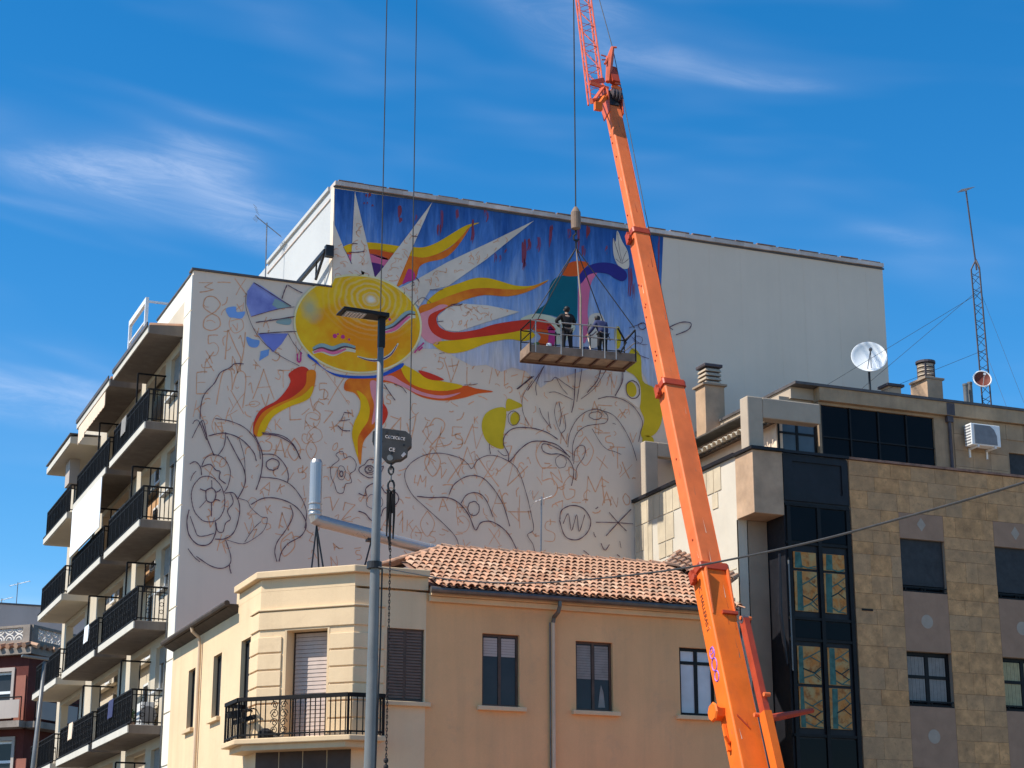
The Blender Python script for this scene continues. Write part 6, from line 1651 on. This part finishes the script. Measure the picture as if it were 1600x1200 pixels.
# ------------------------------------------------------------------ people
def skin_mesh(name, verts, edges, mat, parent, root=0, sub=2):
    """verts: (x, y, z, rx, ry); grows one continuous surface with a Skin modifier"""
    me = bpy.data.meshes.new(name); bm = bmesh.new(); lay = bm.verts.layers.skin.verify()
    vs = []
    for i, (x, y, z, rx, ry) in enumerate(verts):
        v = bm.verts.new((x, y, z)); v[lay].radius = (rx, ry); v[lay].use_root = (i == root); vs.append(v)
    for a, b in edges: bm.edges.new((vs[a], vs[b]))
    bm.to_mesh(me); bm.free(); me.materials.append(M(mat))
    o = bpy.data.objects.new(name, me); COL.objects.link(o)
    if parent: o.parent = parent
    s = o.modifiers.new('skin', 'SKIN'); s.use_smooth_shade = True
    d = o.modifiers.new('sub', 'SUBSURF'); d.levels = sub; d.render_levels = sub
    return o
def person(label, loc, rz, J, top, trousers, shoe, hairlen=0.0):
    """J: joint table in the person's own frame (facing +y), feet at z 0"""
    names = list(J); idx = {n: i for i, n in enumerate(names)}
    E_ = [('pelvis', 'waist'), ('waist', 'chest'), ('chest', 'neck'), ('neck', 'chin'), ('chin', 'head'), ('head', 'crown'), ('pelvis', 'hipL'), ('hipL', 'kneeL'), ('kneeL', 'ankleL'), ('ankleL', 'toeL'),
          ('pelvis', 'hipR'), ('hipR', 'kneeR'), ('kneeR', 'ankleR'), ('ankleR', 'toeR'), ('chest', 'shL'), ('shL', 'elL'), ('elL', 'wrL'), ('wrL', 'haL'), ('chest', 'shR'), ('shR', 'elR'), ('elR', 'wrR'), ('wrR', 'haR')]
    RAD = dict(pelvis=(.135, .10), waist=(.125, .095), chest=(.165, .11), neck=(.055, .055), chin=(.06, .07), head=(.078, .095), crown=(.055, .07), hip=(.085, .09), knee=(.06, .06), ankle=(.042, .045), toe=(.04, .032), sh=(.062, .062), el=(.043, .043), wr=(.03, .028), ha=(.035, .018))
    def rad(n): return RAD.get(n, RAD.get(n[:-1]))
    body = skin_mesh('person', [tuple(J[n]) + rad(n) for n in names], [(idx[a], idx[b]) for a, b in E_], 'skin', None, idx['pelvis'])
    body.location = loc; body.rotation_euler = (0, 0, rz); body.scale = (.86, .86, .86); tag(body, label, 'person')
    def garment(nm, chain, edges, mat, k):
        v = [tuple(J[n]) + tuple(r_ * k + .012 for r_ in rad(n)) for n in chain]; ix = {n: i for i, n in enumerate(chain)}
        skin_mesh(nm, v, [(ix[a], ix[b]) for a, b in edges], mat, body)
    garment('jumper', ['pelvis', 'waist', 'chest', 'neck', 'shL', 'elL', 'wrL', 'shR', 'elR', 'wrR'], [('pelvis', 'waist'), ('waist', 'chest'), ('chest', 'neck'), ('chest', 'shL'), ('shL', 'elL'), ('elL', 'wrL'), ('chest', 'shR'), ('shR', 'elR'), ('elR', 'wrR')], top, 1.27)
    garment('trousers', ['pelvis', 'hipL', 'kneeL', 'ankleL', 'hipR', 'kneeR', 'ankleR'], [('pelvis', 'hipL'), ('hipL', 'kneeL'), ('kneeL', 'ankleL'), ('pelvis', 'hipR'), ('hipR', 'kneeR'), ('kneeR', 'ankleR')], trousers, 1.12)
    for s in 'LR':
        a, t = Vector(J['ankle' + s]), Vector(J['toe' + s])
        skin_mesh('shoe', [(a.x, a.y - .03, a.z - .03, .052, .05), (a.x, a.y + .05, .045, .05, .045), (t.x, t.y + .03, .035, .045, .032)], [(0, 1), (1, 2)], shoe, body, 0)
        # five separate fingers on each hand
        h, w = Vector(J['ha' + s]), Vector(J['wr' + s]); d = (h - w).normalized(); sd = d.cross(Vector((0, 0, 1))); sd = sd.normalized() if sd.length > .1 else Vector((0, 1, 0))
        for f in range(4):
            b_ = h + sd * ((f - 1.5) * .017); L_ = (.062, .072, .068, .052)[f]
            skin_mesh('finger', [tuple(b_) + (.008, .008), tuple(b_ + d * L_ * .55) + (.008, .008), tuple(b_ + d * L_ * .9 + Vector((0, 0, -.018))) + (.007, .007)], [(0, 1), (1, 2)], 'skin', body, 0, 1)
        b_ = w.lerp(h, .6) + sd * .03
        skin_mesh('finger', [tuple(b_) + (.009, .009), tuple(b_ + d * .03 + sd * .022) + (.009, .009), tuple(b_ + d * .06 + sd * .026) + (.008, .008)], [(0, 1), (1, 2)], 'skin', body, 0, 1)
    H = Vector(J['head']); C_ = Vector(J['crown']); ax = (C_ - Vector(J['chin'])).normalized()
    hm = MB()
    for k in range(9):
        pass
    hv = MB(); hv.lathe([(.055, -.075 - hairlen), (.092, -.03), (.105, .03), (.10, .08), (.075, .118), (.03, .138)], H + Vector((0, -.018, .0)), 14, ax)
    hv.build('hair', 'hair', None, smooth=True).parent = body
    fwd = (Vector(J['toeL']) - Vector(J['ankleL'])); fwd.z = 0; fwd = Vector((0, 1, 0))
    skin_mesh('nose', [tuple(H + fwd * .095 + Vector((0, 0, .01))) + (.012, .012), tuple(H + fwd * .118 + Vector((0, 0, -.025))) + (.015, .013)], [(0, 1)], 'skin', body, 0, 1)
    for s in (-1, 1):
        skin_mesh('ear', [tuple(H + Vector((s * .098, -.005, .02))) + (.012, .02), tuple(H + Vector((s * .10, -.005, -.025))) + (.01, .014)], [(0, 1)], 'skin', body, 0, 1)
        skin_mesh('eye', [tuple(H + Vector((s * .034, .096, .012))) + (.011, .008), tuple(H + Vector((s * .040, .095, .012))) + (.010, .007)], [(0, 1)], 'hair', body, 0, 1)
    skin_mesh('mouth', [tuple(H + Vector((-.022, .098, -.052))) + (.006, .005), tuple(H + Vector((.022, .098, -.052))) + (.006, .005)], [(0, 1)], 'skin', body, 0, 1)
    return body
J1 = dict(pelvis=(0, 0, .95), waist=(0, .01, 1.10), chest=(0, 0, 1.34), neck=(0, 0, 1.49), chin=(0, .03, 1.57), head=(0, .02, 1.65), crown=(0, .0, 1.72), hipL=(-.10, 0, .88), kneeL=(-.13, .01, .50), ankleL=(-.15, -.02, .09), toeL=(-.18, .12, .035), hipR=(.10, 0, .88), kneeR=(.13, .02, .50), ankleR=(.15, -.01, .09), toeR=(.18, .13, .035),
          shL=(-.20, 0, 1.42), elL=(-.42, -.06, 1.20), wrL=(-.26, .08, 1.04), haL=(-.19, .12, 1.02), shR=(.20, 0, 1.42), elR=(.33, .10, 1.22), wrR=(.30, .32, 1.30), haR=(.29, .40, 1.33))
J2 = dict(pelvis=(0, -.02, .93), waist=(0, .03, 1.08), chest=(-.02, .10, 1.29), neck=(-.04, .18, 1.41), chin=(-.05, .24, 1.46), head=(-.05, .25, 1.53), crown=(-.05, .24, 1.60), hipL=(-.10, 0, .87), kneeL=(-.11, .05, .49), ankleL=(-.12, -.02, .09), toeL=(-.14, .12, .035), hipR=(.10, 0, .87), kneeR=(.12, .04, .49), ankleR=(.13, -.02, .09), toeR=(.16, .12, .035),
          shL=(-.20, .10, 1.36), elL=(-.34, .12, 1.10), wrL=(-.40, .30, .95), haL=(-.42, .37, .92), shR=(.18, .08, 1.36), elR=(.24, .08, 1.08), wrR=(.20, .26, .94), haR=(.18, .33, .92))
p1 = onY(886, 520, 49.0); p2 = onY(941, 525, 49.0)
person('painter dressed in black with one elbow out, on the work basket', (p1.x, 49.0, PZ + .092), R(-4), J1, 'cloth_black', 'cloth_dark', 'cloth_dark')
person('painter in navy jacket bending forward with white shoes, on the work basket', (p2.x, 48.98, PZ + .092), R(8), J2, 'cloth_navy', 'cloth_dark', 'shoe_white', .02)
# roller pole held by the second painter
m = MB(); a_ = bw(PX0 + 2.05, PY0 + .42, PZ + .20); b_ = Vector((p2.x - .36, 49.27, PZ + .90)); m.tube([a_, b_], .014, 6)
rlr = m.build('roller_pole', 'awning_beige'); tag(rlr, 'thin paint roller pole in the hands of the painter in navy', 'paint roller')
MB().lathe([(.03, -.1), (.03, .1)], a_, 8, (1, 0, 0)).build('roller_sleeve', 'pt_sketch', rlr)

# ------------------------------------------------------------------ second crane's hook block
HD_ = 30.0
hk = thing('hook_block', 'black hook block on two ropes with chain and slings, hanging before the beige house', 'hook block', atD(612, 720, HD_))
c0 = atD(612, 690, HD_); SC_ = HD_ / FPX
bx = CR.copy(); by = CF.copy(); by.z = 0; by.normalize()
def hb(px_, py_, d): p = atD(px_, py_, HD_); return Vector((p.x, p.y, p.z)) + by * d
out = [(583, 676), (598, 671), (634, 675.5), (643, 682), (643, 698), (637, 704), (636, 713), (626, 720), (618, 721), (612, 725), (604, 722), (597, 714), (588, 703), (582, 692)]
for d in (-.09, .05): MB().prism([hb(x, y, d) for x, y in out], by * .04).build('cheek_plate', 'block_grey', hk, bevel=.006)
for x in (596, 629):
    MB().lathe([(.13, -.035), (.11, 0), (.13, .035)], hb(x, 692, 0), 18, by).build('sheave', 'black_steel', hk)
MB().prism([hb(x, y, -.089 - .012) for x, y in ((627, 714), (632, 708.5), (635, 712), (630, 717))], by * .01).build('rating_plate', 'white_mark', hk)
MB().lathe([(.05, 0), (.05, .03)], hb(610, 717.5, -.105), 10, by).build('bolt', 'galv', hk)
for x, y in ((605, 678), (622, 681), (597, 693), (632, 698), (613, 710.5)): MB().lathe([(.018, 0), (.018, .02)], hb(x, y, -.105), 8, by).build('bolt', 'black_steel', hk)
tx = (atD(640, 689.5, HD_) - atD(597, 684, HD_)).normalized()
text('lettering', 'CECECECE', .066, hb(618, 686.6, -.097), tx, (0, 0, 1), 'white_mark', hk)
text('lettering', 'CE', .085, hb(613, 705, -.097), tx, (0, 0, 1), 'white_mark', hk)
for x0, x1 in ((590, 597.5), (640, 649)):
    p, q = hb(x0 + .5, 684, 0), hb(x1, -20, 0)
    MB().tube([p, (p.x, p.y, q.z + 8)], .009, 6).build('hoist_rope', 'rope', hk)
def link(c, L, r, t, nrm):
    nrm = Vector(nrm); pts = []
    for k in range(13):
        a = k * math.pi / 6; pts.append(c + nrm * (r * math.cos(a)) + Vector((0, 0, (L / 2) * math.sin(a))))
    return MB().tube(pts, t, 6, False)
zt = hb(611, 724, 0)
link(hb(611, 728, 0), .12, .025, .012, by).build('chain_link', 'black_steel', hk)
link(hb(611, 735, 0), .13, .04, .016, bx).build('chain_link', 'black_steel', hk)
link(hb(611, 746, 0), .13, .025, .012, by).build('chain_link', 'galv', hk)
link(hb(611, 759, 0), .18, .05, .018, bx).build('chain_link', 'black_steel', hk)
for (xa, xb, ya, yb, r_) in ((606, 604, 765, 838, .020), (616, 614, 765, 842, .020), (611, 609, 768, 850, .026), (608, 607, 770, 800, .035), (614, 614, 772, 802, .035), (606, 608, 838, 860, .012)):
    MB().tube([hb(xa, ya, rng.uniform(-.03, .03)), hb((xa + xb) / 2 + rng.uniform(-1, 1), (ya + yb) / 2, 0), hb(xb, yb, 0)], [r_, r_, r_ * .6], 6).build('sling', 'rope_black', hk)
nl = 76
lk = link(Vector((0, 0, 0)), .07, .012, .0065, bx).build('chain_link', 'rope_black', None); lk.parent = hk
ptop, pbot = hb(610, 850, 0), hb(602.5, 1230, 0)
for k in range(nl):
    p = ptop.lerp(pbot, k / nl); 
    if k == 0: o = lk; o.location = p - origin(hk)
    else: o = inst(lk, hk, p)
    o.rotation_euler = (0, 0, (k % 2) * 1.57)
for py_ in (1188, 1198): 
    p = hb(603, py_, 0); MB().lathe([(.0, -.05), (.035, -.03), (.04, .0), (.03, .03), (.0, .05)], p, 10).build('ball_end', 'rope_black', hk)

# ------------------------------------------------------------------ street lamps and the overhead line
LPB = atD(576, 1200, 24.0); 
lx, ly = LPB.x - .12, LPB.y
LT = onY(596, 500, ly)
lp = thing('street_lamp', 'tall grey street lamp with flat black LED head before the mural', 'street lamp', (lx, ly, 0))
# pole leans a touch, as in the photograph
def lpt(z): f = z / LT.z; return Vector((LT.x + .03 - (1 - f) * (LT.x - lx) * .0, ly, z))
base = onY(571, 1300, ly)
pole = [Vector((base.x - .03 + (LT.x - base.x) * (z / LT.z) * 1.0, ly, z)) for z in (0, 1.0, 4.0, 6.0, LT.z - .35, LT.z)]
PB = onY(578, 1200, ly); slope = (LT.x + .0 - PB.x) / (LT.z - PB.z)
pole = [Vector((PB.x + slope * (z - PB.z), ly, z)) for z in (0.0, 1.0, 2.5, 4.5, 6.8, LT.z)]
MB().tube(pole, [.09, .088, .084, .074, .058, .038], 20).build('pole', 'galv', lp, smooth=True)
MB().lathe([(.2, 0), (.2, .02), (.12, .05)], pole[0], 16).build('base_plate', 'galv', lp)
tp = pole[-1]
MB().box(tp.x - .042, tp.x + .05, ly - .045, ly + .045, tp.z - .40, tp.z + .05).build('neck', 'lamp_black', lp, bevel=.015)
hdx0, hdx1 = tp.x - .60, tp.x + .085
head = MB().hexa([(hdx0, ly - .17, tp.z + .04), (hdx1, ly - .10, tp.z + .02), (hdx1, ly + .12, tp.z + .02), (hdx0, ly + .17, tp.z + .04), (hdx0 + .02, ly - .16, tp.z + .08), (hdx1, ly - .10, tp.z + .085), (hdx1, ly + .12, tp.z + .085), (hdx0 + .02, ly + .16, tp.z + .08)]).build('lamp_head', 'lamp_black', lp, bevel=.01)
MB().box(hdx0 + .07, hdx0 + .36, ly - .11, ly + .11, tp.z + .022, tp.z + .034).build('led_panel', 'led_panel', head)
m = MB()
for i in range(6):
    for j in range(4): m.lathe([(.015, 0), (.012, -.008)], (hdx0 + .10 + i * .045, ly - .08 + j * .053, tp.z + .021), 8)
m.build('led_lens', 'white_mark', head)
MB().tube([onY(586, 884, ly) + Vector((-.01, 0, -.04)), onY(586, 884, ly) + Vector((-.01, 0, .05))], .10, 18).build('clamp_band', 'black_steel', lp)
MB().tube([onY(597, 888, ly - .02), onY(594, 1010, ly - .05), onY(586, 1210, ly - .06)], .012, 5).build('service_cable', 'rope', lp)
# lamp further left
l2 = thing('street_lamp', 'slim distant street lamp with a small arm at the lower left', 'street lamp', (onY(50, 1200, 45.3).x, 45.3, 0))
pa, pb = onY(52, 1200, 45.3), onY(70, 1034, 45.3); sl_ = (pb.x - pa.x) / (pb.z - pa.z)
MB().tube([(pa.x - sl_ * pa.z, 45.3, 0), pa, pb], [.085, .065, .04], 10).build('pole', 'galv', l2, smooth=True)
e0, e1 = onY(76, 1030, 45.3), onY(34, 1026, 45.4)
MB().hexa([e0 + Vector((0, -.06, -.03)), e0 + Vector((0, .06, -.03)), e1 + Vector((0, .10, .0)), e1 + Vector((0, -.10, .0)), e0 + Vector((0, -.06, .03)), e0 + Vector((0, .06, .03)), e1 + Vector((0, .10, .04)), e1 + Vector((0, -.10, .04))]).build('lamp_head', 'galv', l2)

# overhead line from the lamp pole to a support off to the right
ow = thing('overhead_cable', 'dark overhead cable running from the lamp pole up to the right edge', 'cable', atD(590, 886, 23.9))
pts = [(592, 886, 23.8), (640, 895, 22.9), (700, 905, 21.8), (760, 910, 20.8), (830, 911, 19.7), (900, 907, 18.7), (1000, 897, 17.3), (1090, 884, 16.2), (1200, 862, 15.0), (1300, 839, 14.0), (1400, 812, 13.1), (1500, 784, 12.2), (1610, 751, 11.4), (1720, 716, 10.7)]
cp_ = sm([tuple(atD(*p)) for p in pts], False, 4)
MB().tube(cp_, .0088, 6).build('cable', 'rope', ow)
eq = atD(1720, 716, 10.7)
sp = thing('line_pole', 'steel line pole just beyond the right edge holding the overhead cable', 'pole', (eq.x + .05, eq.y, 0))
MB().tube([(eq.x + .08, eq.y, 0), (eq.x + .08, eq.y, eq.z + .4)], .06, 12).build('pole', 'galv', sp)
MB().tube([(eq.x - .02, eq.y, eq.z), (eq.x + .08, eq.y, eq.z)], .03, 8).build('insulator', 'galv', sp)
